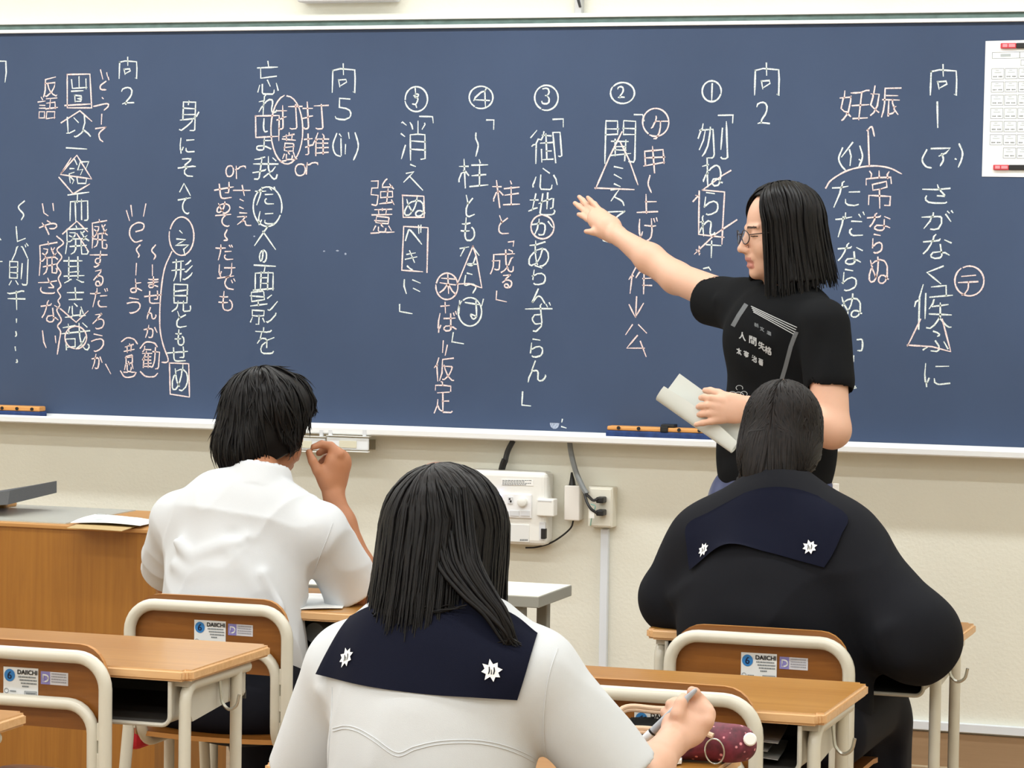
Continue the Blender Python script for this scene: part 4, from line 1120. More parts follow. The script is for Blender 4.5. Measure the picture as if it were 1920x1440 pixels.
# grey bottle end seen in the boy's desk tray
o = MB().lathe([(.024, 0), (.026, .02), (.026, .2), (.01, .21)], W(590, 1187, 6.10), (0, 1, 0), 24).build('water_bottle', mat('bottle_clear', (120, 122, 124), .2, spec=.6), smooth=True)
tag(o, "grey bottle lying in the tray of the front-row left desk", 'bottle')
# red thing hanging at the boy's desk hook
o = MB().box((-2.905, 5.90, .37), (-2.855, 6.0, .47), bev=.02).build('red_pouch', mat('red_cloth', (196, 30, 48), .7)); tag(o, "small red pouch behind a leg of the front-row left chair", 'pouch')
# ---------------------------------------------------------------- smooth solid modelling: distance fields and surface nets
f32 = np.float32
def A3(*p): return np.array(p, f32)
def smin(a, b, k):
    h = np.clip(.5+.5*(b-a)/k, 0, 1)
    return b*(1-h)+a*h-k*h*(1-h)
def smax(a, b, k): return -smin(-a, -b, k)
def cap(P, a, b, ra, rb):
    a = np.asarray(a, f32); b = np.asarray(b, f32); ba = b-a; pa = P-a
    h = np.clip((pa@ba)/(ba@ba+1e-12), 0, 1)
    q = pa-h[:, None]*ba
    return np.sqrt((q*q).sum(1))-(ra+(rb-ra)*h)
def ell(P, c, r, R=None):
    q = P-np.asarray(c, f32)
    if R is not None: q = q@np.asarray(R, f32).T      # rows of R are the local axes
    r = np.asarray(r, f32); u = q/r; k0 = np.sqrt((u*u).sum(1))+1e-9; v = q/(r*r); k1 = np.sqrt((v*v).sum(1))+1e-9
    return k0*(k0-1)/k1
def rbox(P, c, h, rad, R=None):
    q = P-np.asarray(c, f32)
    if R is not None: q = q@np.asarray(R, f32).T
    d = np.abs(q)-(np.asarray(h, f32)-rad); o = np.maximum(d, 0)
    return np.sqrt((o*o).sum(1))+np.minimum(d.max(1), 0)-rad
def chain(P, pts, rad, k=.01):
    d = None
    for i in range(len(pts)-1):
        e = cap(P, pts[i], pts[i+1], rad[i], rad[i+1]); d = e if d is None else smin(d, e, k)
    return d
def ribchain(P, pts, rad, flat, nrm, k=.02):
    """chain whose cross-section is flattened along nrm by the factor flat"""
    n = np.asarray(nrm, f32); n = n/np.linalg.norm(n)
    Q = P+np.outer(P@n*(1/flat-1), n).astype(f32)
    pts2 = [np.asarray(p, f32)+n*(float(np.dot(p, n))*(1/flat-1)) for p in pts]
    return chain(Q, pts2, rad, k)*flat**.5
def plane(P, p, n):
    n = np.asarray(n, f32); n = n/np.linalg.norm(n); return (P-np.asarray(p, f32))@n
def inbox(P, f, lo, hi, pad=.05):
    """evaluate f only near its box; far points get the distance to the box"""
    lo = np.asarray(lo, f32)-pad; hi = np.asarray(hi, f32)+pad
    o = np.maximum(np.maximum(lo-P, P-hi), 0); d = np.sqrt((o*o).sum(1))+pad*.9
    m = d <= pad*.9+1e-6
    if m.any(): d[m] = f(P[m])
    return d
def waves(P, seed, f=30., n=5):
    r = np.random.default_rng(seed); o = np.zeros(len(P), f32)
    for _ in range(n):
        k = r.normal(size=3); k = k/np.linalg.norm(k)*f*r.uniform(.6, 1.6); o += np.sin(P@k.astype(f32)+f32(r.uniform(0, 6.28)))
    return o/n
def folds(P, segs):
    """soft ridges: segments (p, q, width, height); negative height = crease"""
    o = np.zeros(len(P), f32)
    for p, q, w, h in segs:
        d = cap(P, p, q, 0, 0); o += f32(h)*np.exp(-(d/w)**2)
    return o
def frame(fwd, up=(0, 0, 1)):
    f = np.array(fwd, float); f /= np.linalg.norm(f); u = np.array(up, float); u = u-f*(u@f); u /= np.linalg.norm(u)
    return np.stack([np.cross(f, u), f, u])    # rows: right, forward, up
def net(f, lo, hi, v):
    """surface of f = 0 as vertices and quads; only blocks near the surface are sampled"""
    B = 8; lo = np.asarray(lo, float); hi = np.asarray(hi, float)
    nb = np.ceil((hi-lo)/(v*B)).astype(int)
    g = np.stack(np.meshgrid(*[np.arange(n) for n in nb], indexing='ij'), -1).reshape(-1, 3)
    cen = (lo+(g+.5)*v*B).astype(f32)
    d = np.concatenate([f(c) for c in np.array_split(cen, max(1, len(cen)//400000))])
    g = g[np.abs(d) < v*B*1.0+.012]
    dims = nb*B+2
    s9 = np.stack(np.meshgrid(*[np.arange(9)]*3, indexing='ij'), -1).reshape(-1, 3)
    cv = []; ck = []; eds = []
    offs = [(0, 0, 0), (1, 0, 0), (0, 1, 0), (0, 0, 1)]
    for gc in np.array_split(g, max(1, len(g)//900)):
        if not len(gc): continue
        idx = gc[:, None, :]*B+s9[None]
        S = f((lo+idx.reshape(-1, 3)*v).astype(f32)).reshape(len(gc), 9, 9, 9)
        neg = S < 0
        c = [neg[:, i:8+i, j:8+j, k:8+k] for i in (0, 1) for j in (0, 1) for k in (0, 1)]
        any_ = np.logical_or.reduce(c); all_ = np.logical_and.reduce(c)
        b, i, j, k = np.nonzero(any_ & ~all_)
        if len(b):
            val = np.stack([S[b, i+a, j+e, k+h] for a in (0, 1) for e in (0, 1) for h in (0, 1)], 1)
            pos = np.zeros((len(b), 3)); cnt = np.zeros(len(b))
            C8 = np.array([(a, e, h) for a in (0, 1) for e in (0, 1) for h in (0, 1)])
            for p in range(8):
                for q in range(p+1, 8):
                    if np.abs(C8[p]-C8[q]).sum() != 1: continue
                    m = (val[:, p] < 0) != (val[:, q] < 0)
                    t = val[m, p]/(val[m, p]-val[m, q])
                    pos[m] += C8[p]+t[:, None]*(C8[q]-C8[p]); cnt[m] += 1
            gi = gc[b]*B+np.stack([i, j, k], 1)
            cv.append(lo+(gi+pos/cnt[:, None])*v); ck.append((gi[:, 0]*dims[1]+gi[:, 1])*dims[2]+gi[:, 2])
        for ax in range(3):
            sl = [slice(0, 8)]*3; s2 = [slice(0, 8)]*3; s2[ax] = slice(1, 9)
            a = neg[(slice(None), *sl)]; e = neg[(slice(None), *s2)]
            b, i, j, k = np.nonzero(a != e)
            if len(b):
                gi = gc[b]*B+np.stack([i, j, k], 1); eds.append((ax, gi, a[b, i, j, k]))
    V = np.concatenate(cv); K = np.concatenate(ck); o = np.argsort(K, kind='stable'); K = K[o]; V = V[o]
    st = np.array([dims[1]*dims[2], dims[2], 1]); F = []
    for ax, gi, s in eds:
        u, w = (ax+1) % 3, (ax+2) % 3
        base = gi@st; q = []; ok = np.ones(len(base), bool)
        for du, dw in ((0, 0), (-1, 0), (-1, -1), (0, -1)):
            kk = base+du*st[u]+dw*st[w]; p = np.searchsorted(K, kk); p = np.minimum(p, len(K)-1); ok &= K[p] == kk; q.append(p)
        Q = np.stack(q, 1); Q[~s] = Q[~s][:, ::-1]; F.append(Q[ok])
    return V, np.concatenate(F)
def relax(V, F, it=2, lam=.5):
    for _ in range(it):
        acc = np.zeros_like(V); cnt = np.zeros(len(V))
        for a, b in ((0, 1), (1, 2), (2, 3), (3, 0)):
            np.add.at(acc, F[:, a], V[F[:, b]]); np.add.at(acc, F[:, b], V[F[:, a]]); np.add.at(cnt, F[:, a], 1); np.add.at(cnt, F[:, b], 1)
        V = V+(acc/np.maximum(cnt, 1)[:, None]-V)*lam
    return V
def sdf_obj(name, f, lo, hi, v, mats, parent, it=1, pick=None, drop=None):
    V, F = net(f, lo, hi, v); V = relax(V, F, it)
    if drop is not None:
        keep = ~drop(V[F].mean(1)); F = F[keep]
        u, inv = np.unique(F, return_inverse=True); V = V[u]; F = inv.reshape(-1, 4)
    # keep the large shells only
    par = np.arange(len(V))
    for _ in range(80):
        m = np.minimum.reduce([par[F[:, i]] for i in range(4)]); old = par.copy()
        for i in range(4): np.minimum.at(par, old[F[:, i]], m); np.minimum.at(par, F[:, i], m)
        par = par[par]; par = par[par]
        if (par == old).all(): break
    lab, cnt = np.unique(par, return_counts=True); big = lab[cnt >= cnt.max()*.9] if pick is None or pick != 'all' else lab[cnt > 60]
    kv = np.isin(par, big); F = F[kv[F].all(1)]
    u, inv = np.unique(F, return_inverse=True); V = V[u]; F = inv.reshape(-1, 4)
    mi = None
    if callable(pick): mi = pick(V[F].mean(1))
    o = wobj(name, V, F, mats, parent, smooth=True, matidx=mi)
    return o, V, F
def bvh_of(V, F): return BVHTree.FromPolygons([tuple(p) for p in V], [tuple(int(i) for i in q) for q in F])

def locks(paths, nrm, w, t, n=6, tip=.25, root=.7):
    """hair locks: each path (m,3) with outward normals; flattened tapering tubes joined in one mesh"""
    V = []; F = []; c0 = 0; ang = np.linspace(0, 2*np.pi, n, endpoint=False)
    for P, N, wi in zip(paths, nrm, w):
        P = np.asarray(P, float); m = len(P); T = np.gradient(P, axis=0); T /= np.linalg.norm(T, axis=1)[:, None]+1e-9
        N = np.asarray(N, float); N = N-T*(N*T).sum(1)[:, None]; N /= np.linalg.norm(N, axis=1)[:, None]+1e-9; S = np.cross(T, N)
        s = np.linspace(0, 1, m); prof = np.minimum(root+(1-root)*np.minimum(s/.15, 1), tip+(1-tip)*np.minimum((1-s)/.35, 1))
        ring = P[:, None]+(S[:, None]*np.cos(ang)[None, :, None]*(wi*prof)[:, None, None]+N[:, None]*np.sin(ang)[None, :, None]*(t*prof)[:, None, None])
        V.append(ring.reshape(-1, 3))
        i, j = np.meshgrid(np.arange(m-1), np.arange(n), indexing='ij'); j2 = (j+1) % n
        F.append(np.stack([i*n+j, (i+1)*n+j, (i+1)*n+j2, i*n+j2], -1).reshape(-1, 4)+c0); c0 += m*n
    return np.vstack(V), np.vstack(F)
def project(bvh, pts, direction, off):
    """drop points on a surface along a direction; missing ones keep None"""
    out = []; d = Vector(direction).normalized()
    for p in pts:
        h = bvh.ray_cast(Vector(tuple(p))-d*1.0, d, 3.0)
        out.append(None if h[0] is None else (np.array(h[0])-np.array(d)*off, np.array(h[1])))
    return out
# ---------------------------------------------------------------- people: shared pieces
m_skin_f = mat('skin_light', (212, 168, 144), .5, spec=.4, var=.03, vscale=(14, 14, 14), sss=.12, bump=.08, bscale=500)
m_skin_b = mat('skin_tan', (170, 116, 84), .5, spec=.4, var=.05, vscale=(14, 14, 14), sss=.1, bump=.08, bscale=500)
m_lip = mat('lips', (192, 128, 116), .45); m_brow = mat('eyebrow', (70, 52, 44), .8); m_nail = mat('nails', (238, 200, 186), .3)
def hair_mat(name, c0, c1, rough=.36):
    m = mat(name, c0, rough, spec=.17, rgb2=c1, vscale=(160, 160, 9), detail=3); nt = m.node_tree; b = nt.nodes['Principled BSDF']
    b.inputs['Anisotropic'].default_value = .5
    return m
m_hair = hair_mat('black_hair', (9, 8, 9), (22, 19, 19), .42); m_hair2 = hair_mat('brown_black_hair', (13, 10, 10), (32, 26, 24), .45)
m_scalp = mat('parting_skin', (150, 120, 104), .7)
m_shirt = mat('white_cotton', (201, 204, 208), .85, spec=.15, bump=.25, bscale=900, bdist=.001)
m_navy = mat('navy_serge', (13, 16, 33), .9, spec=.15, bump=.3, bscale=1200, bdist=.001)
m_blacktop = mat('black_serge', (23, 24, 29), .9, spec=.15, bump=.3, bscale=1200, bdist=.001)
m_tee = mat('black_jersey', (20, 21, 23), .92, spec=.12, bump=.3, bscale=1400, bdist=.001)
m_trouser = mat('navy_trouser', (16, 18, 28), .8, spec=.2)
m_thread = mat('white_thread', (244, 244, 242), .7)
m_shoe = mat('indoor_shoe', (232, 230, 224), .5)
TOCAM = np.array([.317, -.949, 0.])
def head_field(q, mouth=0.):
    """q: local coordinates right, forward, up about the point between the ears at eye level"""
    q = q.astype(f32)
    d = ell(q, (0, -.006, .030), (.074, .093, .088))
    d = smin(d, ell(q, (0, .030, -.040), (.061, .060, .084)), .03)
    d = smin(d, ell(q, (0, .047, -.086), (.040, .042, .032)), .02)
    d = smin(d, ell(q, (0, .079, -.104), (.018, .014, .014)), .014)
    for s in (-1, 1):
        d = smin(d, ell(q, (s*.036, .058, -.036), (.026, .026, .026)), .02)
        d = smax(d, -ell(q, (s*.032, .100, .000), (.019, .015, .011)), .010)
        d = smin(d, ell(q, (s*.031, .0755, -.001), (.0145, .0130, .0125)), .004)
        d = smin(d, cap(q, (s*.012, .089, .017), (s*.046, .076, .019), .006, .005), .010)
        d = smin(d, ell(q, (s*.0115, .099, -.042), (.0075, .010, .0075)), .005)
        e = ell(q, (s*.077, -.012, -.012), (.009, .020, .032)); e = smax(e, -ell(q, (s*.085, -.008, -.010), (.006, .011, .020)), .004)
        d = smin(d, e, .006)
    d = smin(d, cap(q, (0, .088, .006), (0, .110, -.034), .0065, .0095), .012)
    d = smin(d, ell(q, (0, .112, -.038), (.0095, .0095, .0085)), .006)
    d = smin(d, ell(q, (0, .088, -.062), (.026, .013, .013)), .012)
    d = smin(d, cap(q, (-.016, .0915, -.0655), (.016, .0915, -.0655), .0055, .0055), .004)
    d = smin(d, cap(q, (-.013, .0905, -.0785-mouth), (.013, .0905, -.0785-mouth), .0062, .0062), .004)
    d = smax(d, -cap(q, (-.018, .099, -.0717-mouth*.5), (.018, .099, -.0717-mouth*.5), .0022+mouth*.5, .0022+mouth*.5), .003)
    return d
def slerp(a, b, t):
    a = a/np.linalg.norm(a); b = b/np.linalg.norm(b); w = math.acos(max(-1, min(1, float(a@b)))); t = np.asarray(t)[:, None]
    if w < 1e-4: return a+(b-a)*t
    return (np.sin((1-t)*w)*a+np.sin(t*w)*b)/math.sin(w)
def loc2w(q, c, R): return np.asarray(q)@R+np.asarray(c)      # local (right, forward, up) to world
def fingers(P, base, specs, k=.006):
    """specs: list of (points, radii); fingers stay apart, each blends with the palm"""
    fd = None
    for pts, rad in specs:
        e = chain(P, pts, rad, .004); fd = e if fd is None else np.minimum(fd, e)
    return smin(base, fd, k)
def bounds(pts, pad): P = np.array(pts, float); return P.min(0)-pad, P.max(0)+pad
def grad(f, P, e=.002):
    P = P.astype(f32); o = []
    for i in range(3):
        a = np.zeros(3, f32); a[i] = e; o.append((f(P+a)-f(P-a))/(2*e))
    g = np.stack(o, 1); return g/(np.linalg.norm(g, axis=1)[:, None]+1e-6)
def snug(paths, f, lay, free=.0, iters=3):
    """lay hair paths on the surface of f at a given height; the last part of each path (free) stays loose"""
    m = len(paths[0]); A = np.array(paths, float); n = len(A); w = np.ones(m)
    if free: w = np.clip((1-np.linspace(0, 1, m))/free, 0, 1)
    L = np.repeat(np.asarray(lay)[:, None], m, 1).reshape(-1); N = None; Wt = np.tile(w, n)
    Q = A.reshape(-1, 3).copy()
    for _ in range(iters):
        d = f(Q.astype(f32)); g = grad(f, Q); mv = L-d; mv = np.where(mv < 0, mv*Wt, mv); Q = Q+g*mv[:, None]
    N = grad(f, Q).reshape(n, m, 3); return list(Q.reshape(n, m, 3)), list(N)
def crumple(P, seed, f, n=3, sharp=4.): return (1-np.abs(waves(P, seed, f, n)))**sharp
def star_emblem(c, u, v, size, bv, direction, parent, skew=0):
    """white embroidered star with two dark bars worked inside, lying on a cloth"""
    mb = MB()
    def put(poly, off, m):
        r = project(bv, [c+u*a*size+v*(b+skew*a)*size for a, b in poly], direction, off)
        if any(x is None for x in r): return
        pts = [x[0] for x in r]; cen = np.mean(pts, 0); n = len(pts)
        mb.add([cen]+pts, [(0, i+1, (i+1) % n+1) for i in range(n)], m)
    pol = []
    for i in range(16):
        a = math.pi*2*i/16+.2; r = (1.0 if i % 2 == 0 else .60)*(1+.08*math.sin(i*2.1)); pol.append((r*math.cos(a), r*math.sin(a)))
    put(pol, .0035, 0)
    for x in (-.22, .22):
        put([(x-.09, -.36), (x+.02, -.30), (x+.10, .02), (x+.04, .36), (x-.05, .30), (x-.02, .0)], .0045, 1)
    put([(-.05, -.34), (.04, -.34), (.02, .1), (-.03, .1)], .0045, 1)
    return mb.build('star_emblem', [m_thread, m_navy], parent, world=True)
def flap(name, grid, bv, direction, off, m, parent, lift=None, th=.003, up=8):
    """cloth panel laid on a body: a grid of guide points (rows of world points) smoothed, dropped on the surface, then thickened"""
    G = np.array(grid, float); rows = [spline(r, up) for r in G]
    cols = np.array([spline([r[j] for r in rows], up) for j in range(len(rows[0]))]).transpose(1, 0, 2)
    nr, nc = cols.shape[:2]; pts = cols.reshape(-1, 3); pr = project(bv, pts, direction, off)
    d = np.array(direction, float); d /= np.linalg.norm(d); t = np.zeros(len(pts)); good = np.zeros(len(pts), bool)
    for i, (p, r) in enumerate(zip(pts, pr)):
        if r is not None: t[i] = (r[0]-p)@d; good[i] = True
    med = np.median(t[good]); good &= np.abs(t-med) < .16
    t = t.reshape(nr, nc); good = good.reshape(nr, nc)
    for _ in range(200):
        if good.all(): break
        pt = np.pad(np.where(good, t, 0), 1); pg = np.pad(good.astype(float), 1)
        sm = pt[:-2, 1:-1]+pt[2:, 1:-1]+pt[1:-1, :-2]+pt[1:-1, 2:]; ct = pg[:-2, 1:-1]+pg[2:, 1:-1]+pg[1:-1, :-2]+pg[1:-1, 2:]
        t = np.where(good, t, sm/np.maximum(ct, 1)); good = good | (ct > 0)
    t0 = t.copy()
    for _ in range(6):
        pad = np.pad(t, 1, mode='edge'); av = (pad[:-2, 1:-1]+pad[2:, 1:-1]+pad[1:-1, :-2]+pad[1:-1, 2:])/4; t = np.minimum(.5*t+.5*av, t0)
    U, V = np.meshgrid(np.linspace(0, 1, nc), np.linspace(0, 1, nr))
    if lift is not None: t = t-lift(U, V)
    X = pts.reshape(nr, nc, 3)+t[..., None]*d; N = nr*nc
    X2 = np.vstack([X.reshape(-1, 3), X.reshape(-1, 3)+d*th]); idx = np.arange(N).reshape(nr, nc)
    F = [(idx[i, j], idx[i, j+1], idx[i+1, j+1], idx[i+1, j]) for i in range(nr-1) for j in range(nc-1)]
    F2 = [tuple(q+N for q in f[::-1]) for f in F]
    bd = list(idx[0, :])+list(idx[1:, -1])+list(idx[-1, -2::-1])+list(idx[-2:0:-1, 0])
    F3 = [(bd[i], bd[i-1], bd[i-1]+N, bd[i]+N) for i in range(len(bd))]
    o = wobj(name, X2, F+F2+F3, m, parent, smooth=True)
    try: o.data.set_sharp_from_angle(angle=.9)
    except Exception: pass
    return o, bvh_of(X.reshape(-1, 3), F)
def seam(name, pts, bv, direction, r, m, parent, off=.0005):
    pr = [x[0] for x in project(bv, spline(pts, 8), direction, off) if x is not None]
    return MB().tube(pr, r, 6).build(name, m, parent, smooth=True, world=True)
def helmet(c, R, rad, phis, zend, root_half, part_x=0., zc=.03, fwd0=0., flare=None, jit=.004, m1=9, m2=8, lay=(0, .012), sweep=None):
    """long hair: locks leave a parting that runs front to back, follow the skull, then hang"""
    rx, ry, rz = rad; paths = []; nr = []
    for ph in phis:
        o = RNG.uniform(*lay); s = 1 if math.sin(ph) >= 0 else -1
        a = np.array([part_x+.03*s, root_half*math.cos(ph)+RNG.normal(0, .05), .85]); b = np.array([math.sin(ph), math.cos(ph), 0.])
        u = slerp(a, b, np.linspace(0, 1, m1)); P = u*np.array([rx+o, ry+o, rz+o*.6])+np.array([0, fwd0, zc]); Nn = u.copy()
        ze = zend(ph)+RNG.normal(0, .010); k = np.linspace(0, 1, m2+1)[1:]
        fl = 1+(flare(ph) if flare else 0)*k**1.5
        Q = np.stack([math.sin(ph)*(rx+o)*fl, math.cos(ph)*(ry+o)*fl+fwd0, zc+(ze-zc)*k], 1)
        if sweep: Q = Q+sweep(ph)[None, :]*(k**2)[:, None]
        P = np.vstack([P, Q]); P = P+np.cumsum(RNG.normal(0, jit*.12, P.shape), 0); Nn = np.vstack([Nn, np.repeat(b[None], m2, 0)])
        paths.append(P); nr.append(Nn)
    return [loc2w(p, c, R) for p in paths], [n@R for n in nr]
def legs_seated(cx, y0, y1, zs, spread=.09, r=.075, foot=.1):
    """thighs forward on the seat, shins to the floor, as two chains"""
    out = []
    for s in (-1, 1):
        x = cx+s*spread; out.append(([(x, y0, zs+r), (x+s*.01, y1, zs+r-.005), (x+s*.01, y1+.03, .09)], [r, r*.8, r*.55]))
    return out
# ---------------------------------------------------------------- the teacher
tc_root = empty('person', tuple(W(1455, 905, 7.36)*np.array([1, 1, 0])), 'standing person in black printed T-shirt and glasses, pointing at the board, holding a booklet', 'person')
hc = W(1464, 434, 7.36); fw = np.array([-.866, -.49, -.10]); HR = frame(fw)
SR, SL = W(1385, 568, 7.45), W(1546, 612, 7.25)
EL, WR = W(1268, 521, 7.64), W(1158, 441, 7.74)
LE, LW = W(1560, 806, 7.17), W(1408, 766, 7.03)
nb = W(1478, 575, 7.38)
TF = np.array([-.367, -.931, 0.]); TS = np.array([.931, -.367, 0.]); TR = np.stack([TS, TF, [0, 0, 1]])
ch, wa, hp = W(1472, 655, 7.37), W(1462, 780, 7.36), W(1452, 905, 7.37)
def H(px, py, Y): return W(px, py, Y)
# pointing right hand: back of the hand to the camera, thumb down
YH = 7.76
rh = dict(
  palm=[(WR, H(1128, 412, YH+.03))],
  fing=[([H(1116, 420, YH+.02), H(1101, 410, YH+.05), H(1091, 404, YH+.06), H(1085, 402, YH+.065)], [.0098, .009, .008, .0066]),
        ([H(1114, 410, YH+.035), H(1097, 396, YH+.075), H(1086, 387, YH+.09), H(1078, 381, YH+.10)], [.0098, .009, .0082, .0068]),
        ([H(1118, 402, YH+.045), H(1103, 387, YH+.085), H(1093, 376, YH+.10), H(1086, 369, YH+.105)], [.0096, .0088, .008, .0066]),
        ([H(1126, 396, YH+.05), H(1115, 383, YH+.07), H(1107, 376, YH+.075), H(1102, 370, YH+.075)], [.0088, .008, .0072, .006]),
        ([H(1146, 446, YH-.005), H(1127, 438, YH-.005), H(1112, 435, YH-.005), H(1099, 434, YH-.003)], [.0155, .0125, .0098, .0072])])
# left hand holding the booklet
YL = 6.985
lh = [([H(1352, 751, YL), H(1333, 747, YL-.006), H(1321, 745, YL+.004), H(1314, 746, YL+.014)], [.0105, .0098, .009, .0075]),
      ([H(1348, 763, YL-.004), H(1328, 760, YL-.012), H(1315, 761, YL+.0), H(1309, 763, YL+.012)], [.0105, .0098, .009, .0075]),
      ([H(1349, 775, YL-.002), H(1330, 775, YL-.012), H(1316, 776, YL-.002), H(1310, 778, YL+.01)], [.010, .0092, .0085, .0072]),
      ([H(1354, 786, YL-.0), H(1334, 790, YL-.012), H(1318, 793, YL-.014), H(1305, 796, YL-.012)], [.0092, .0085, .0078, .0066]),
      ([H(1368, 748, YL+.015), H(1348, 738, YL+.03), H(1332, 733, YL+.042), H(1322, 732, YL+.048)], [.0135, .0115, .0098, .0078])]
def f_teacher(P):
    d = inbox(P, lambda Q: head_field((Q-hc.astype(f32))@HR.T.astype(f32), .004), hc-.14, hc+.14)
    nk = loc2w((0, -.030, -.075), hc, HR)
    d = smin(d, cap(P, nk, nb, .050, .056), .03)
    d = smin(d, chain(P, [nb+[0, 0, -.02], (SR+SL)/2+[0, 0, -.03], ch, wa, hp], [.06, .09, .10, .10, .11], .06), .05)
    d = smin(d, chain(P, [(SR+SL)/2+[0, .02, -.04], SR, EL, EL*.55+WR*.45, WR], [.045, .050, .043, .0405, .0245], .02), .03)
    def hand_r(Q):
        e = ribchain(Q, [WR, (WR+H(1128, 412, YH+.02))/2, H(1122, 410, YH+.03)], [.0245, .034, .033], .55, H(1122, 410, YH+.03)*0+np.array([.45, -.85, .25]), .01)
        return fingers(Q, e, rh['fing'], .010)
    d = smin(d, inbox(P, hand_r, *bounds([WR]+[p for a, b in rh['fing'] for p in a], .03)), .016)
    d = smin(d, chain(P, [(SR+SL)/2+[0, .02, -.04], SL, LE, LE*.6+LW*.4, LW], [.045, .054, .046, .043, .027], .02), .03)
    def hand_l(Q):
        e = ribchain(Q, [LW, H(1378, 766, YL+.015), H(1354, 766, YL+.005)], [.028, .036, .036], .52, (.3, -.93, .2), .012)
        return fingers(Q, e, lh, .010)
    d = smin(d, inbox(P, hand_l, *bounds([LW]+[p for a, b in lh for p in a], .03)), .016)
    for s in (-1, 1):
        a = hp+TS*s*.085+[0, 0, -.05]; d = smin(d, chain(P, [a, a+[0, 0, -.42], (a[0], a[1], .07), (a[0]-.03, a[1]-.07, .045)], [.075, .05, .04, .035], .02), .04)
    return d
def lips_t(C):
    q = (C-hc)@HR.T; mi = np.zeros(len(C), int)
    mi[(np.abs(q[:, 0]) < .024) & (q[:, 1] > .086) & (q[:, 2] < -.0605) & (q[:, 2] > -.090)] = 1
    mi[(np.abs(np.abs(q[:, 0])-.031) < .017) & (q[:, 1] > .070) & (np.abs(q[:, 2]-.0185-.05*(.03-np.abs(q[:, 0]))) < .0032)] = 2
    mi[(np.abs(np.abs(q[:, 0])-.031) < .0145) & (q[:, 1] > .070) & (np.abs(q[:, 2]+.0055) < .0017)] = 2
    return mi
lo, hi = bounds([hc+.16, WR, EL, LE, LW, (hp[0]-.25, hp[1]-.25, -.0), (hp[0]+.2, hp[1]+.2, 1), H(1070, 360, YH+.15)]+[p for a, b in lh for p in a], .1); lo[2] = .005
sdf_obj('body', f_teacher, lo, hi, .003, [m_skin_f, m_lip, m_brow], tc_root, 2, lips_t)
# T-shirt
hemz = hp[2]+.01
HM = W(1333, 553, 7.53); au = (EL-SR)/np.linalg.norm(EL-SR); HL = W(1556, 738, 7.20); al = (LE-SL)/np.linalg.norm(LE-SL)
fold_t = [(W(1390, 600, 7.3), W(1440, 640, 7.22), .02, .008), (W(1380, 640, 7.3), W(1420, 740, 7.2), .03, .006), (W(1530, 640, 7.15), W(1500, 760, 7.15), .03, -.008),
          (W(1345, 560, 7.4), W(1400, 585, 7.35), .015, .006), (W(1530, 600, 7.13), W(1545, 700, 7.1), .02, .006), (W(1380, 810, 7.25), W(1500, 800, 7.2), .03, .008), (W(1350, 860, 7.3), W(1450, 840, 7.2), .025, -.006),
          (W(1560, 660, 7.1), W(1585, 690, 7.1), .012, -.005), (W(1400, 690, 7.2), W(1480, 730, 7.18), .02, .003)]
def f_tee(P):
    def lay(p, rs, rf, z=.09):
        return ell(P, p, (rs, rf, z), TR)
    d = smin(ell(P, ch+[0, 0, .02], (.168, .124, .17), TR), ell(P, wa, (.160, .122, .20), TR), .06)
    d = smin(d, ell(P, hp+[0, 0, .05], (.166, .128, .17), TR), .06); d = smin(d, ell(P, W(1442, 632, 7.315), (.125, .082, .115), TR), .05)
    d = smin(d, cap(P, SR+[0, 0, -.005]-au*.02, HM+[0, 0, -.012], .072, .070), .05)
    d = smin(d, cap(P, SL, HL-al*.035, .068, .066), .035)
    d = smin(d, cap(P, SR*.8+nb*.2, nb+[0, 0, -.012], .055, .064), .04); d = smin(d, cap(P, SL*.8+nb*.2, nb+[0, 0, -.012], .055, .064), .04); d = smin(d, ell(P, nb+TF*.02+[0, 0, -.05], (.11, .085, .075), TR), .04)
    d = d-folds(P, fold_t)-.0022*waves(P, 5, 38)
    # ends: sleeves, hem, neckline
    d = np.where((P-SR.astype(f32))@au.astype(f32) > .02, smax(d, plane(P, HM, au), .006), d)
    dl = (P-SL.astype(f32))@al.astype(f32); ns = (P-SL.astype(f32))@TS.astype(f32)
    armz = cap(P, SL, HL+al*.1, .085, .080) < 0
    d = np.where(armz & (dl > .05), smax(d, plane(P, HL, al), .005), d)
    d = smax(d, plane(P, (0, 0, hemz-.02+.0), (0, 0, -1)), .006)
    d = smax(d, -cap(P, nb+[0, 0, .052]+TF*.012, nb+[0, 0, .16]+TF*.02, .058, .075), .008)
    # hollow sleeves
    d = smax(d, -cap(P, HM-au*.035, HM+au*.1, .058, .062), .004); d = smax(d, -cap(P, HL-al*.02, HL+al*.1, .056, .056), .004)
    return d
lo, hi = bounds([SR, SL, HM, HL, hp, LE], .2); lo[2] = hemz-.04
tee, TV, TFc = sdf_obj('t_shirt', f_tee, lo, hi, .0038, m_tee, tc_root, 2)
tbv = bvh_of(TV, TFc)
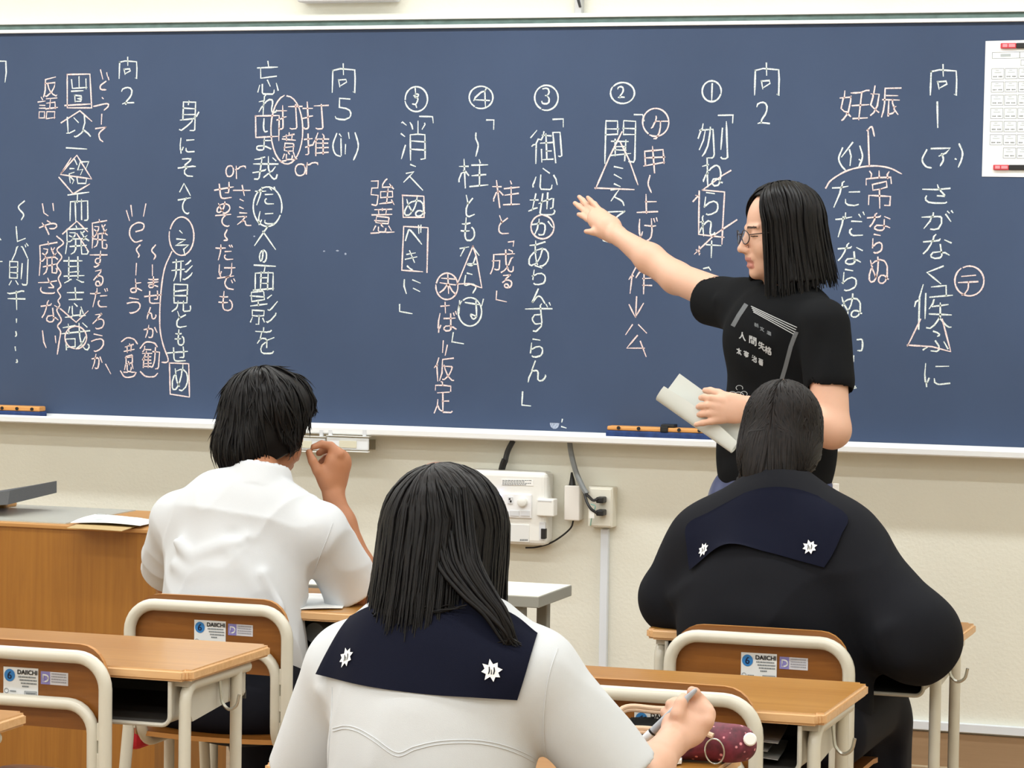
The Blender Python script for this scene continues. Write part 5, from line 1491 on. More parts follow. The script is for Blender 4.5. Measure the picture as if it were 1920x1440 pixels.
# print on the shirt, worked on the cloth
CD = np.array([-.30, .95, -.02])
m_print = mat('shirt_print', (176, 178, 180), .8); m_printg = mat('shirt_print_grey', (98, 101, 104), .8)
def on_tee(mb, V, F, m, off=.0014):
    r = project(tbv, V, CD, off)
    ok = [i for i, x in enumerate(r) if x is not None]
    if len(ok) != len(V): return
    mb.add([x[0] for x in r], F, m)
pm = MB()
def pstroke(pts, w, m):
    P = [np.array(p, float) for p in pts]; Q = [P[0]]
    for a, b in zip(P[:-1], P[1:]):
        n = max(1, int(np.hypot(*(b-a))/5)); Q += [a+(b-a)*k/n for k in range(1, n+1)]
    Q = np.array(Q); T = np.gradient(Q, axis=0); T /= np.linalg.norm(T, axis=1)[:, None]+1e-9; N = np.stack([-T[:, 1], T[:, 0]], 1)*w/2; n = len(Q)
    V = [W(*p, 7.2) for p in np.vstack([Q+N, Q-N])]
    on_tee(pm, V, [(i, i+1, n+i+1, n+i) for i in range(n-1)], m)
for k in range(4):
    pstroke([(1411+k*1.3, 574+k*3.6), (1450, 593+k*3.9), (1495-k*1.6, 614+k*4.4)], 1.6, 0)
pstroke([(1403, 570), (1388, 592), (1377, 612)], 8, 1)
pstroke([(1494, 622), (1484, 650), (1474, 690), (1465, 722)], 8, 1)
def pglyph(ch, cx, cy, w, h, sk, m=0, sw=2.2):
    for s in GLYPHS[ch]:
        pstroke([(cx+(a-.5)*w, cy+(b-.5)*h+(a-.5)*w*sk) for a, b in s], sw, m)
for ch_, x, y in (('人', 1394, 630), ('間', 1413, 639), ('失', 1429, 649), ('格', 1441, 657)): pglyph(ch_, x, y, 11.5, 14, .45)
for ch_, x, y in (('太', 1388, 659), ('宰', 1401, 665), ('治', 1416, 673), ('著', 1428, 679)): pglyph(ch_, x, y, 8.5, 11, .45, 0, 1.9)
for ch_, x, y in (('新', 1420, 610), ('文', 1430, 617), ('庫', 1443, 625)): pglyph(ch_, x, y, 7.5, 7, .45, 1, 1.5)
sw_ = lambda cx, cy, r, a0, a1, e=.8: [(cx+r*math.cos(a), cy+e*r*math.sin(a)) for a in np.linspace(a0, a1, 12)]
for q in (sw_(1390, 729, 6, 2.2, 6.8), sw_(1378, 742, 7, .5, 6), sw_(1389, 744, 9, 3, 8.5), sw_(1398, 740, 6, 1.5, 7), sw_(1402, 747, 6, -1, 4), sw_(1384, 748, 12, .2, 2.6)): pstroke(q, 1.1, 0)
pm.build('chest_print', [m_print, m_printg], tee, world=True)
# dark blue trousers
m_tr = mat('blue_satin_trouser', (34, 46, 92), .42, spec=.5, sheen=.3, var=.1, vscale=(10, 10, 3))
def f_trs(P):
    d = ell(P, hp+[0, 0, -.06], (.175, .135, .17), TR)
    for s in (-1, 1):
        a = hp+TS*s*.088+[0, 0, -.10]; d = smin(d, chain(P, [a, a+[0, 0, -.38], (a[0], a[1], .10)], [.105, .085, .075], .03), .05)
    d = d-.004*np.sin(P[:, 0]*70+P[:, 2]*9)-.003*waves(P, 9, 25)
    d = smax(d, plane(P, (0, 0, hemz+.02), (0, 0, 1)), .004); return smax(d, plane(P, (0, 0, .07), (0, 0, -1)), .004)
sdf_obj('trousers', f_trs, hp-[.32, .32, .95], hp+[.32, .32, .1], .006, m_tr, tc_root, 2)
def f_shoe(P):
    d = None
    for s in (-1, 1):
        a = hp+TS*s*.088; e = smin(ell(P, (a[0], a[1], .045), (.045, .07, .05), TR), ell(P, a*[1, 1, 0]+TF*.12+[0, 0, .035], (.045, .085, .034), TR), .03)
        d = e if d is None else np.minimum(d, e)
    return smax(d, plane(P, (0, 0, .0), (0, 0, -1)), .004)
sdf_obj('shoes', f_shoe, hp*[1, 1, 0]-[.35, .35, .03], hp*[1, 1, 0]+[.35, .35, .14], .005, m_shoe, tc_root, 1, 'all')
# pale tag at the hip
p = W(1567, 915, 7.26); MB().box(p-[.008, .003, .012], p+[.008, .003, .012], bev=.002).build('pocket_tag', m_thread, tc_root, world=True)
# hair: bob cut with the face left open
def f_thair(P):
    q = (P-hc.astype(f32))@HR.T.astype(f32)
    d = ell(q, (0, -.010, .032), (.088, .104, .097))
    sk = np.sqrt((q[:, 0]/(.090+.03*np.clip(-q[:, 2], 0, .2)/.2))**2+((q[:, 1]+.016)/(.098+.02*np.clip(-q[:, 2], 0, .2)/.2))**2)
    sk = (sk-1)*.085; sk = smax(sk, q[:, 2]-.03, .02); sk = smax(sk, -q[:, 2]-.135, .01)
    d = smin(d, sk, .02)
    face = np.maximum(np.maximum(.050-q[:, 1]-.10*np.clip(q[:, 2]-.04, 0, 1), q[:, 2]-.098), np.abs(q[:, 0])-.2)
    d = smax(d, -face, .006)
    inner = ell(q, (0, .03, -.06), (.058, .075, .10)); d = smax(d, -inner, .006)
    return d-.0012*np.sin(np.arctan2(q[:, 0], q[:, 1]+.01)*70)
hair, HV, HF = sdf_obj('hair', f_thair, hc-.22, hc+.18, .0035, m_hair, tc_root, 1)
ph = np.concatenate([RNG.uniform(.78, math.pi, 330), -RNG.uniform(.78, math.pi, 200)])
pa, na = helmet(hc, HR, (.087, .101, .098), ph, lambda p: -.150-.012*math.cos(p)-.006*RNG.random(), .62, part_x=-.15, zc=.030, fwd0=-.012, flare=lambda p: .14+.06*RNG.random(), lay=(0, .009))
V, F = locks(pa, na, RNG.uniform(.003, .008, len(pa)), .0022)
wobj('strands', V, F, m_hair, hair, smooth=True)
# glasses
gl = bpy.data.materials.new('lens'); gl.use_nodes = True; g_ = gl.node_tree.nodes['Principled BSDF']; g_.inputs['Base Color'].default_value = (1, 1, 1, 1); g_.inputs['Alpha'].default_value = .12; g_.inputs['Roughness'].default_value = .05
gp = MB(); lens = MB()
for s in (-1, 1):
    R_ = [loc2w((s*.033+.0235*math.cos(a)*(1+.06*math.cos(4*a)), .1085-.006*abs(math.cos(a))*(1 if s*math.cos(a) > 0 else -.1), -.006+.018*math.sin(a)), hc, HR) for a in np.linspace(0, 2*math.pi, 29)[:-1]]
    gp.tube(R_, .0015, 6, closed=True); cen = np.mean(R_, 0); lens.add([cen]+R_, [(0, i+1, (i+1) % 28+1) for i in range(28)])
    gp.tube([loc2w(q, hc, HR) for q in ((s*.057, .103, .0), (s*.068, .085, .001), (s*.078, .03, .002), (s*.080, -.012, .0))], .0014, 6)
gp.tube([loc2w(q, hc, HR) for q in ((-.0105, .1085, -.002), (0, .112, .0), (.0105, .1085, -.002))], .0014, 6)
go = gp.build('glasses', mat('glasses_frame', (38, 34, 36), .3), tc_root, smooth=True, world=True); lens.build('lens', gl, go, world=True)
# booklet held in the left hand: sheets folded into a deep U
A0, A1 = W(1236, 737, 7.0), W(1374, 843, 6.99)
ax_ = (A1-A0); L_ = np.linalg.norm(ax_); ax_ /= L_
up_ = W(1262, 700, 7.0)-W(1236, 737, 7.0); up_ = up_-ax_*(up_@ax_); up_ /= np.linalg.norm(up_); bk = np.cross(up_, ax_); bk = bk if bk[1] > 0 else -bk
V = []; n1 = 16; prof = []
for i in range(n1+1):
    t = i/n1; r = .030*(1-t)+.014*t; back = .060+.012*t; front = .022+.008*math.sin(t*3)
    row = [(back, 2*r+.006), (back*.6, 2*r+.004), (back*.25, 2*r+.001)]+[(-r*math.sin(a)*.8, r+r*math.cos(a)) for a in np.linspace(0, math.pi, 9)]+[(front*.5, -.001), (front, .002)]
    for u, w in row: V.append(A0+ax_*L_*t+up_*u+bk*(w-.004))
m_ = len(row); V = np.array(V); N_ = len(V)
F = [(i*m_+j, i*m_+j+1, (i+1)*m_+j+1, (i+1)*m_+j) for i in range(n1) for j in range(m_-1)]
nrm_ = np.zeros_like(V)
for f in F:
    a, b, c = V[f[0]], V[f[1]], V[f[3]]; nn = np.cross(b-a, c-a)
    for k in f: nrm_[k] += nn
nrm_ /= np.linalg.norm(nrm_, axis=1)[:, None]+1e-12; V2 = V+nrm_*.0025
bd = [j for j in range(m_)]+[i*m_+m_-1 for i in range(1, n1+1)]+[n1*m_+j for j in range(m_-2, -1, -1)]+[i*m_ for i in range(n1-1, 0, -1)]
FF = F+[tuple(q+N_ for q in f[::-1]) for f in F]+[(bd[i], bd[i-1], bd[i-1]+N_, bd[i]+N_) for i in range(len(bd))]
bo = mesh_obj('booklet', np.vstack([V, V2]), FF, mat('booklet_paper', (208, 211, 206), .75), smooth=True); bo.data.set_sharp_from_angle(angle=.7)
tag(bo, "white booklet curled open in the standing person's left hand", 'booklet')
# ---------------------------------------------------------------- the long-haired girl nearest the camera
g_root = empty('person', (-1.45, 3.9, 0), 'seated person in white sailor blouse with navy collar, holding a grey pen over the desk', 'person')
gc = W(834, 1036, 4.02); GR = frame((.02, .96, -.24))
gn = W(822, 1172, 3.97); gL, gRs = W(640, 1228, 3.99), W(1020, 1240, 3.95)
gE, gW = W(1184, 1482, 4.0), W(1262, 1388, 4.20)
gch, gwa, gpe = W(815, 1330, 3.95), W(805, 1480, 3.92), np.array([-1.46, 3.88, .50])
gLE, gLW = W(575, 1470, 4.05), W(640, 1400, 4.30)
K = lambda px, py, y=4.245: W(px, py, y)
gh = [([K(1302, 1330, 4.26), K(1307, 1312, 4.27), K(1302, 1300, 4.255), K(1297, 1296, 4.24)], [.0115, .0105, .0095, .0082]),
      ([K(1296, 1338, 4.27), K(1280, 1320, 4.28), K(1266, 1318, 4.265), K(1257, 1320, 4.25)], [.011, .010, .0092, .0085]),
      ([K(1292, 1348, 4.265), K(1270, 1336, 4.275), K(1254, 1334, 4.262), K(1246, 1336, 4.25)], [.0108, .0095, .009, .0082]),
      ([K(1312, 1328, 4.255), K(1326, 1338, 4.25), K(1326, 1352, 4.24), K(1314, 1356, 4.235)], [.012, .0115, .0105, .009]),
      ([K(1276, 1362, 4.225), K(1270, 1340, 4.215), K(1276, 1320, 4.225), K(1282, 1308, 4.24)], [.013, .011, .0098, .008])]
def f_girl(P):
    d = inbox(P, lambda Q: head_field((Q-gc.astype(f32))@GR.T.astype(f32)), gc-.14, gc+.14)
    d = smin(d, cap(P, loc2w((0, -.03, -.07), gc, GR), gn, .045, .05), .03)
    d = smin(d, chain(P, [gn+[0, .01, -.05], gch, gwa, gpe], [.05, .065, .07, .085], .03), .03)
    for s, e, w, r in ((gRs, gE, gW, [.045, .04, .036, .033, .0225]), (gL, gLE, gLW, [.045, .04, .036, .033, .0225])):
        d = smin(d, chain(P, [gn+[0, .02, -.08], s+[0, .005, -.03], e, e*.55+w*.45, w], r, .02), .025)
    def hand(Q):
        e = ribchain(Q, [gW, K(1284, 1362, 4.235), K(1302, 1340, 4.255)], [.0235, .034, .032], .58, (.2, -.8, .55), .012)
        return fingers(Q, e, gh, .009)
    d = smin(d, inbox(P, hand, *bounds([gW]+[p for a, b in gh for p in a], .03)), .014)
    d = smin(d, inbox(P, lambda Q: ell(Q, gLW+[.02, .06, -.01], (.035, .07, .018)), gLW-.1, gLW+.12), .015)
    for pts, r in legs_seated(-1.46, 3.90, 4.25, .43): d = smin(d, chain(P, pts, [q*.9 for q in r], .03), .03)
    return d
lo, hi = bounds([gc+.14, gE, gLE, gW, gLW, (-1.7, 3.75, .0), (-1.2, 4.42, .1)], .12); lo[2] = .02
sdf_obj('body', f_girl, lo, hi, .0035, m_skin_f, g_root, 2)
ga = (gE-gRs)/np.linalg.norm(gE-gRs); gH = gRs+(gE-gRs)*.90
gla = (gLE-gL)/np.linalg.norm(gLE-gL); gHL = gL+(gLE-gL)*.9
def yoke_z(P): return None
g_fold = [(W(620, 1290, 3.85), W(606, 1430, 3.85), .012, -.006), (W(1020, 1260, 3.85), W(1010, 1440, 3.82), .012, -.006), (W(1060, 1300, 3.85), W(1120, 1430, 3.85), .02, .007), (W(1090, 1290, 3.9), W(1160, 1400, 3.9), .015, .005),
          (W(700, 1330, 3.8), W(680, 1440, 3.8), .02, .004), (W(900, 1330, 3.8), W(960, 1420, 3.8), .025, .004), (W(760, 1330, 3.8), W(640, 1310, 3.8), .02, .004), (W(580, 1300, 3.9), W(575, 1420, 3.9), .02, .007), (W(600, 1340, 3.9), W(600, 1430, 3.9), .012, -.005)]
def f_gblouse(P):
    d = smin(ell(P, gch+[0, .01, .03], (.158, .105, .16)), ell(P, gwa, (.150, .112, .20)), .06)
    d = smin(d, ell(P, gpe+[0, .0, .06], (.155, .13, .16)), .06)
    d = smin(d, cap(P, gn+[0, -.005, -.045], gRs+[-.02, 0, -.02], .068, .066), .05); d = smin(d, cap(P, gn+[0, -.005, -.045], gL+[.02, 0, -.02], .068, .066), .05)
    d = smin(d, cap(P, gRs+[-.01, 0, -.02], gH+ga*.03, .060, .060), .022); d = smin(d, cap(P, gL+[.01, 0, -.02], gHL+gla*.03, .064, .068), .022)
    d = d-1.5*folds(P, g_fold)-.0022*waves(P, 21, 26)-.0010*waves(P, 22, 60)-.005*crumple(P, 23, 13)
    m = cap(P, gRs, gH+ga*.2, .095, .1) < 0; d = np.where(m & ((P-gRs.astype(f32))@ga.astype(f32) > .1), smax(d, plane(P, gH, ga), .005), d)
    m = cap(P, gL, gHL+gla*.2, .095, .1) < 0; d = np.where(m & ((P-gL.astype(f32))@gla.astype(f32) > .1), smax(d, plane(P, gHL, gla), .005), d)
    d = smax(d, plane(P, gpe+[0, 0, -.02], (0, 0, -1)), .008)
    d = smax(d, -cap(P, gH-ga*.04, gH+ga*.15, .047, .05), .004)
    return smax(d, -cap(P, gn+[0, .01, .035], gn+[0, .03, .14], .052, .075), .008)
lo, hi = bounds([gL, gRs, gE, gLE, gpe, gc-[0, 0, .1]], .17)
gb, BV, BF = sdf_obj('sailor_blouse', f_gblouse, lo, hi, .0045, m_shirt, g_root, 2)
gbv = bvh_of(BV, BF)
def rows(Y, *rs): return [[W(x, y, Y) for x, y in r] for r in rs]
BACK = (-.25, .95, -.16)
gcol, gcbv = flap('sailor_collar', rows(3.85,
    [(640, 1150), (700, 1130), (830, 1118), (940, 1140), (1003, 1184)],
    [(622, 1180), (690, 1175), (820, 1180), (920, 1200), (994, 1222)],
    [(600, 1224), (690, 1232), (810, 1242), (900, 1255), (982, 1268)],
    [(582, 1263), (690, 1287), (800, 1302), (890, 1308), (968, 1313)]), gbv, BACK, .006, m_navy, g_root,
    lift=lambda U, V: .004*V*np.sin(U*9+.5)+.006*V**3*np.exp(-((U-.02)/.05)**2))
for cx, cy, sz, sk in ((641, 1231, .0145, .3), (919, 1257, .0162, -.1)):
    star_emblem(W(cx, cy, 3.83), CR*(.8 if cx < 700 else 1), np.array([0, 0, 1.]), sz, gcbv, BACK, gcol, sk)
for pts in ([(612, 1366), (640, 1361), (668, 1367), (700, 1384), (742, 1411), (775, 1400), (820, 1390), (880, 1388), (930, 1396), (975, 1414), (1012, 1440), (1030, 1455)],
            [(612, 1372), (640, 1367), (667, 1373), (698, 1390), (742, 1418), (777, 1406), (821, 1396), (880, 1394), (928, 1402), (972, 1420), (1008, 1446), (1026, 1461)]):
    seam('yoke_seam', [W(x, y, 3.8) for x, y in pts], gbv, BACK, .0010, m_shirt, gb)
for pts in ([(1038, 1212), (1022, 1270), (1013, 1340), (1012, 1400), (1018, 1455)], [(606, 1288), (607, 1340), (604, 1400), (600, 1455)]):
    seam('sleeve_seam', [W(x, y, 3.8) for x, y in pts], gbv, BACK, .0011, m_shirt, gb)
def gz(ph):
    b = -math.cos(ph); return -.105-.02*b-.015*max(0, math.sin(ph))
def f_ghair(P):
    q = (P-gc.astype(f32))@GR.T.astype(f32)
    d = ell(q, (0, -.010, .030), (.087, .104, .095))
    sk = (np.sqrt((q[:, 0]/.091)**2+((q[:, 1]+.014)/.104)**2)-1)*.09
    sk = smax(sk, q[:, 2]-.03, .02); sk = smax(sk, -q[:, 2]-.118, .015); d = smin(d, sk, .02)
    d = smax(d, -np.maximum(.03-q[:, 1], q[:, 2]-.085), .008); d = smax(d, -ell(q, (0, .03, -.07), (.058, .085, .10)), .006)
    return d-.0010*np.sin(np.arctan2(q[:, 0], q[:, 1]+.01)*80)
gh_o, _, _ = sdf_obj('hair', f_ghair, gc-.22, gc+.18, .0035, m_hair, g_root, 1)
ph = np.concatenate([RNG.uniform(.7, math.pi, 620), -RNG.uniform(.7, math.pi, 620)])
pa, na = helmet(gc, GR, (.087, .103, .096), ph, gz, .6, part_x=-.12, zc=.032, fwd0=-.011, flare=lambda p: .03+.05*RNG.random(), lay=(0, .008), m1=10, m2=10, jit=.004)
w_ = list(RNG.uniform(.0016, .0048, len(pa)))
# loose ends: flick to the left, a long lock swept to the right shoulder
for k in range(150):
    a = RNG.uniform(0, 1); y = 3.905+.02*RNG.random(); js = RNG.uniform(-60, 30)
    if k < 55: pts = [W(738+40*a, 1020+js, y+.03), W(728+46*a, 1095, y), W(728+60*a, 1128+6*a, y-.005), W(700+95*a+RNG.normal(0, 8), 1143+12*RNG.random(), y-.02), W(716+150*a+RNG.normal(0, 12), 1150-14*a+RNG.normal(0, 4), y-.03)]
    else: pts = [W(800+85*a, 970+js, y+.03), W(816+85*a, 1050, y-.004), W(860+70*a, 1110, y-.018), W(905+48*a, 1150, y-.024), W(945+18*a+RNG.normal(0, 4), 1186+14*RNG.random(), y-.026), W(955+10*RNG.normal(), 1205+8*RNG.random(), y-.026)]
    p = spline(pts, 4); pa.append(p); na.append(np.repeat(np.array([[.25, -.95, .1]]), len(p), 0)); w_.append(RNG.uniform(.0015, .0042))
V, F = locks(pa, na, w_, .0014)
wobj('strands', V, F, m_hair, gh_o, smooth=True)
# visible parting
sp = [loc2w(q, gc, GR) for q in ((-.012, .02, .1325), (-.013, -.005, .1335), (-.016, -.03, .1300), (-.021, -.05, .1235), (-.028, -.066, .1130))]
MB().tube(spline(sp, 4), [.0022]*4+[.0026]*9+[.0016]*4, 6).build('parting', m_scalp, gh_o, smooth=True, world=True)
def f_skirt(cx, y0, y1, zs, w, zb):
    def f(P):
        d = rbox(P, (cx, (y0+y1)/2, zs+.07), (w, (y1-y0)/2, .075), .07)
        e = rbox(P, (cx, y1-.05, (zs+zb)/2+.03), (w, .085, (zs-zb)/2+.05), .06); d = smin(d, e, .06)
        d = d-.006*np.sin(P[:, 0]*95)*np.clip((zs+.06-P[:, 2])*12, .15, 1)
        return smax(d, plane(P, (0, 0, zb), (0, 0, -1)), .004)
    return f
sdf_obj('skirt', f_skirt(-1.46, 3.80, 4.36, .44, .185, .30), (-1.75, 3.6, .2), (-1.15, 4.5, .72), .007, m_navy, g_root, 2)
# pen in her right hand
pa_, pb_ = K(1201, 1393, 4.235), K(1306, 1292, 4.232); dv = (pb_-pa_); L = np.linalg.norm(dv); dv /= L
pe = empty('marker_pen', tuple(pa_), "grey pen with clear cap held by the nearest seated person", 'pen')
MB().lathe([(.004, .018), (.0062, .02), (.0062, L*.80), (.0050, L*.82), (.0042, L*.9), (.0036, L*.97), (.002, L)], pa_, dv, 14).build('barrel', mat('pen_grey', (168, 172, 180), .35), pe, smooth=True, world=True)
MB().lathe([(.0045, -.002), (.0066, .002), (.0066, .024), (.006, .025)], pa_, dv, 14).build('cap', m_clear, pe, smooth=True, world=True)
MB().lathe([(.0065, .0245), (.0065, .028)], pa_, dv, 14).build('band', m_black, pe, smooth=True, world=True)

# ---------------------------------------------------------------- things on her desk
def pat_mat():
    m = mat('pouch_pattern', (122, 40, 62), .6, rgb2=(70, 20, 36), vscale=(60, 60, 60)); nt = m.node_tree; b = nt.nodes['Principled BSDF']; tc = nt.nodes.new('ShaderNodeTexCoord')
    vo = nt.nodes.new('ShaderNodeTexVoronoi'); vo.inputs['Scale'].default_value = 75; mx = nt.nodes.new('ShaderNodeMixRGB'); rp = nt.nodes.new('ShaderNodeValToRGB')
    rp.color_ramp.elements[0].position = .16; rp.color_ramp.elements[0].color = (1, 1, 1, 1); rp.color_ramp.elements[1].position = .24; rp.color_ramp.elements[1].color = (0, 0, 0, 1)
    base = b.inputs['Base Color'].links[0].from_socket; mx.inputs[2].default_value = (*lin((226, 150, 160)), 1)
    nt.links.new(tc.outputs['Object'], vo.inputs['Vector']); nt.links.new(vo.outputs['Distance'], rp.inputs[0]); nt.links.new(rp.outputs[0], mx.inputs[0]); nt.links.new(base, mx.inputs[1]); nt.links.new(mx.outputs[0], b.inputs['Base Color']); return m
m_pat = pat_mat(); m_beige = mat('pouch_beige', (214, 186, 160), .75, bump=.2, bscale=500); m_lining = mat('pouch_lining', (22, 24, 24), .8)
pq = lambda x, y, z: WZ(x, y, z)
c1, c2 = pq(1212, 1405, .715), pq(1325, 1408, .72)
pc = empty('pencil_case', tuple((c1+c2)/2*[1, 1, 0]+[0, 0, .70]), 'open pencil case in maroon pattern with beige rim on the nearest desk', 'pencil case')
PX = np.array([1., .05, 0])/np.linalg.norm([1., .05, 0]); PY = np.array([-.05, 1., 0])
RP = np.stack([PX, PY, [0, 0, 1.]])
pA = c1*[1, 1, 0]+[.0, .03, .738]; pB = c2*[1, 1, 0]+[.0, .02, .732]
def f_pouch(P):
    d = ell(P, pB, (.072, .040, .034), RP); d = smin(d, ell(P, pB+[.045, .01, -.004], (.03, .034, .027), RP), .02)
    d = smin(d, ell(P, pB+[-.05, .0, -.0], (.03, .03, .026)), .03)
    return smax(d-.003*waves(P, 31, 120)-.002*waves(P, 32, 60), plane(P, (0, 0, .7015), (0, 0, -1)), .004)
sdf_obj('pouch', f_pouch, pB-[.14, .08, .05], pB+[.14, .08, .06], .0025, m_pat, pc, 1)
def f_mouth(P):
    R1 = frame((.0, .85, .5)); d = ell(P, pA, (.062, .036, .034), R1); d = np.maximum(d, -ell(P, pA+[0, -.006, .016], (.056, .034, .036), R1))
    return smax(d, plane(P, (0, 0, .7015), (0, 0, -1)), .003)
sdf_obj('opening', f_mouth, pA-[.09, .08, .06], pA+[.09, .08, .07], .002, m_lining, pc, 1, 'all')
rim = [pA+np.array([.060*math.cos(a), .030*math.sin(a)-.002, .024+.016*math.sin(a)+.004*math.sin(3*a)]) for a in np.linspace(0, 2*math.pi, 41)[:-1]]
MB().tube(rim, .0042, 8, closed=True).build('rim', m_beige, pc, smooth=True, world=True)
MB().tube([r*[1, 1, 1]-[0, 0, .006] for r in rim], .0038, 8, closed=True).build('piping', m_beige, pc, smooth=True, world=True)
MB().tube(spline([pB+[-.06, -.025, .02], pB+[-.02, -.035, .026], pB+[.015, -.038, .016]], 6), .005, 8).build('zip_edge', m_beige, pc, smooth=True, world=True)
rc_ = pB+[.02, -.046, -.004]
MB().tube([rc_+np.array([.016*math.cos(a), -.004*math.sin(a), .021*math.sin(a)-.003]) for a in np.linspace(0, 2*math.pi, 25)[:-1]], .0014, 6, closed=True).build('ring', m_chrome, pc, smooth=True, world=True)
MB().lathe([(.009, -.003), (.011, 0), (.009, .003)], pB+[.072, -.02, .012], (.3, -.9, .2), 16).build('badge', m_thread, pc, smooth=True, world=True)
sheet('notebook', [WZ(1190, 1438, .708), WZ(1278, 1426, .708), WZ(1281, 1408, .708), WZ(1200, 1416, .708)], m_paper, "white notebook under the forearm of the person in the white blouse", 'notebook', .006, .001)

# ---------------------------------------------------------------- the girl in the dark sailor top
d_root = empty('person', (-1.39, 6.0, 0), 'seated person in black sailor top with navy collar, leaning forward on a desk', 'person')
dc = W(1467, 822, 6.20); DR = frame((.0, .88, -.48))
dn = W(1466, 905, 6.10); dL, dRs = W(1318, 1000, 6.10), W(1586, 1003, 6.05)
dLE, dLW = W(1258, 1122, 6.12), W(1345, 1150, 6.32); dRE, dRW = W(1712, 1192, 5.97), W(1590, 1165, 6.27)
dch, dwa, dpe = W(1455, 1060, 6.06), W(1440, 1180, 6.0), np.array([-1.39, 6.01, .50])
def f_dark(P):
    d = inbox(P, lambda Q: head_field((Q-dc.astype(f32))@DR.T.astype(f32)), dc-.14, dc+.14)
    d = smin(d, cap(P, loc2w((0, -.035, -.06), dc, DR), dn, .045, .05), .03)
    d = smin(d, chain(P, [dn+[0, .0, -.03], dch, dwa, dpe], [.05, .065, .07, .085], .03), .03)
    for s, e, w in ((dRs, dRE, dRW), (dL, dLE, dLW)): d = smin(d, chain(P, [dn+[0, .02, -.08], s+[0, .01, -.04], e, w], [.045, .04, .036, .024], .02), .025)
    for w, k in ((dLW, 1), (dRW, -1)): d = smin(d, inbox(P, lambda Q: fingers(Q, ell(Q, w+[k*.02, .05, .0], (.032, .045, .014)), [([w+[k*.02+x, .07, 0], w+[k*.02+x*1.3, .11, -.004], w+[k*.02+x*1.3, .135, -.010]], [.0085, .008, .0065]) for x in (-.024, -.008, .008, .023)], .006), w-[.1, .1, .06], w+[.1, .2, .06]), .014)
    for pts, r in legs_seated(-1.39, 6.0, 6.36, .43): d = smin(d, chain(P, pts, [q*.9 for q in r], .03), .03)
    return d
lo, hi = bounds([dc+.14, dLE, dRE, dLW, dRW, (-1.6, 5.9, 0), (-1.2, 6.6, .1)], .13); lo[2] = .02
sdf_obj('body', f_dark, lo, hi, .004, m_skin_f, d_root, 2)
d_fold = [(W(1440, 1120, 5.85), W(1330, 1150, 5.85), .03, .008), (W(1560, 1060, 5.85), W(1660, 1170, 5.85), .03, .008), (W(1610, 1010, 5.9), W(1700, 1100, 5.9), .008, -.006), (W(1700, 1100, 5.9), W(1760, 1130, 5.9), .008, -.006),
          (W(1380, 1090, 5.85), W(1500, 1110, 5.85), .03, -.006), (W(1600, 1150, 5.85), W(1690, 1240, 5.88), .03, .008), (W(1290, 1050, 5.9), W(1250, 1120, 6.0), .03, .008), (W(1420, 1160, 5.85), W(1600, 1180, 5.85), .03, .006)]
def f_dtop(P):
    d = smin(ell(P, dch+[0, .02, .0], (.185, .125, .17)), ell(P, dwa+[0, .01, 0], (.20, .125, .19)), .07)
    d = smin(d, ell(P, dpe+[0, .0, .07], (.205, .14, .15)), .06)
    d = smin(d, cap(P, dn+[0, -.0, -.05], dRs+[-.02, 0, -.03], .07, .078), .06); d = smin(d, cap(P, dn+[0, 0, -.05], dL+[.02, 0, -.03], .07, .078), .06)
    d = smin(d, chain(P, [dRs+[-.02, .01, -.03], dRE, dRW], [.082, .092, .055], .03), .075)
    d = smin(d, chain(P, [dL+[.01, .01, -.03], dLE, dLW], [.080, .066, .05], .03), .07)
    d = d-1.6*folds(P, d_fold)-.0035*waves(P, 41, 18)-.0015*waves(P, 42, 45)-.009*crumple(P, 43, 10)
    d = smax(d, plane(P, dpe+[0, 0, -.03], (0, 0, -1)), .01)
    for e, w in ((dRE, dRW), (dLE, dLW)):
        a = (w-e)/np.linalg.norm(w-e); m = cap(P, e, w+a*.1, .1, .1) < 0; d = np.where(m & ((P-e.astype(f32))@a.astype(f32) > .08), smax(d, plane(P, w-a*.02, a), .006), d)
    return smax(d, -cap(P, dn+[0, .012, .03], dn+[0, .04, .14], .052, .075), .008)
lo, hi = bounds([dL, dRs, dLE, dRE, dLW, dRW, dpe, dc-[0, 0, .1]], .19)
dtop, BV, BF = sdf_obj('sailor_top', f_dtop, lo, hi, .005, m_blacktop, d_root, 2)
dbv = bvh_of(BV, BF); DB = (-.22, .93, -.28)
dcol, dcbv = flap('sailor_collar', rows(5.92,
    [(1395, 908), (1425, 900), (1465, 897), (1505, 902), (1535, 912)],
    [(1330, 942), (1390, 935), (1465, 938), (1530, 945), (1590, 955)],
    [(1286, 968), (1370, 975), (1450, 985), (1520, 996), (1578, 998)],
    [(1286, 1015), (1355, 1008), (1440, 1020), (1505, 1035), (1562, 1036)],
    [(1291, 1062), (1358, 1018), (1436, 1034), (1495, 1050), (1545, 1064)]), dbv, DB, .008, m_navy, d_root,
    lift=lambda U, V: .016*V**2*np.exp(-((U-.27)/.14)**2)+.006*V**2*np.exp(-((U-.0)/.06)**2))
for cx, cy, sz, sk in ((1317, 1016, .0155, .35), (1519, 1017, .0165, .0)): star_emblem(W(cx, cy, 5.88), CR*(.72 if cx < 1400 else 1), np.array([0, 0, 1.]), sz, dcbv, DB, dcol, sk)
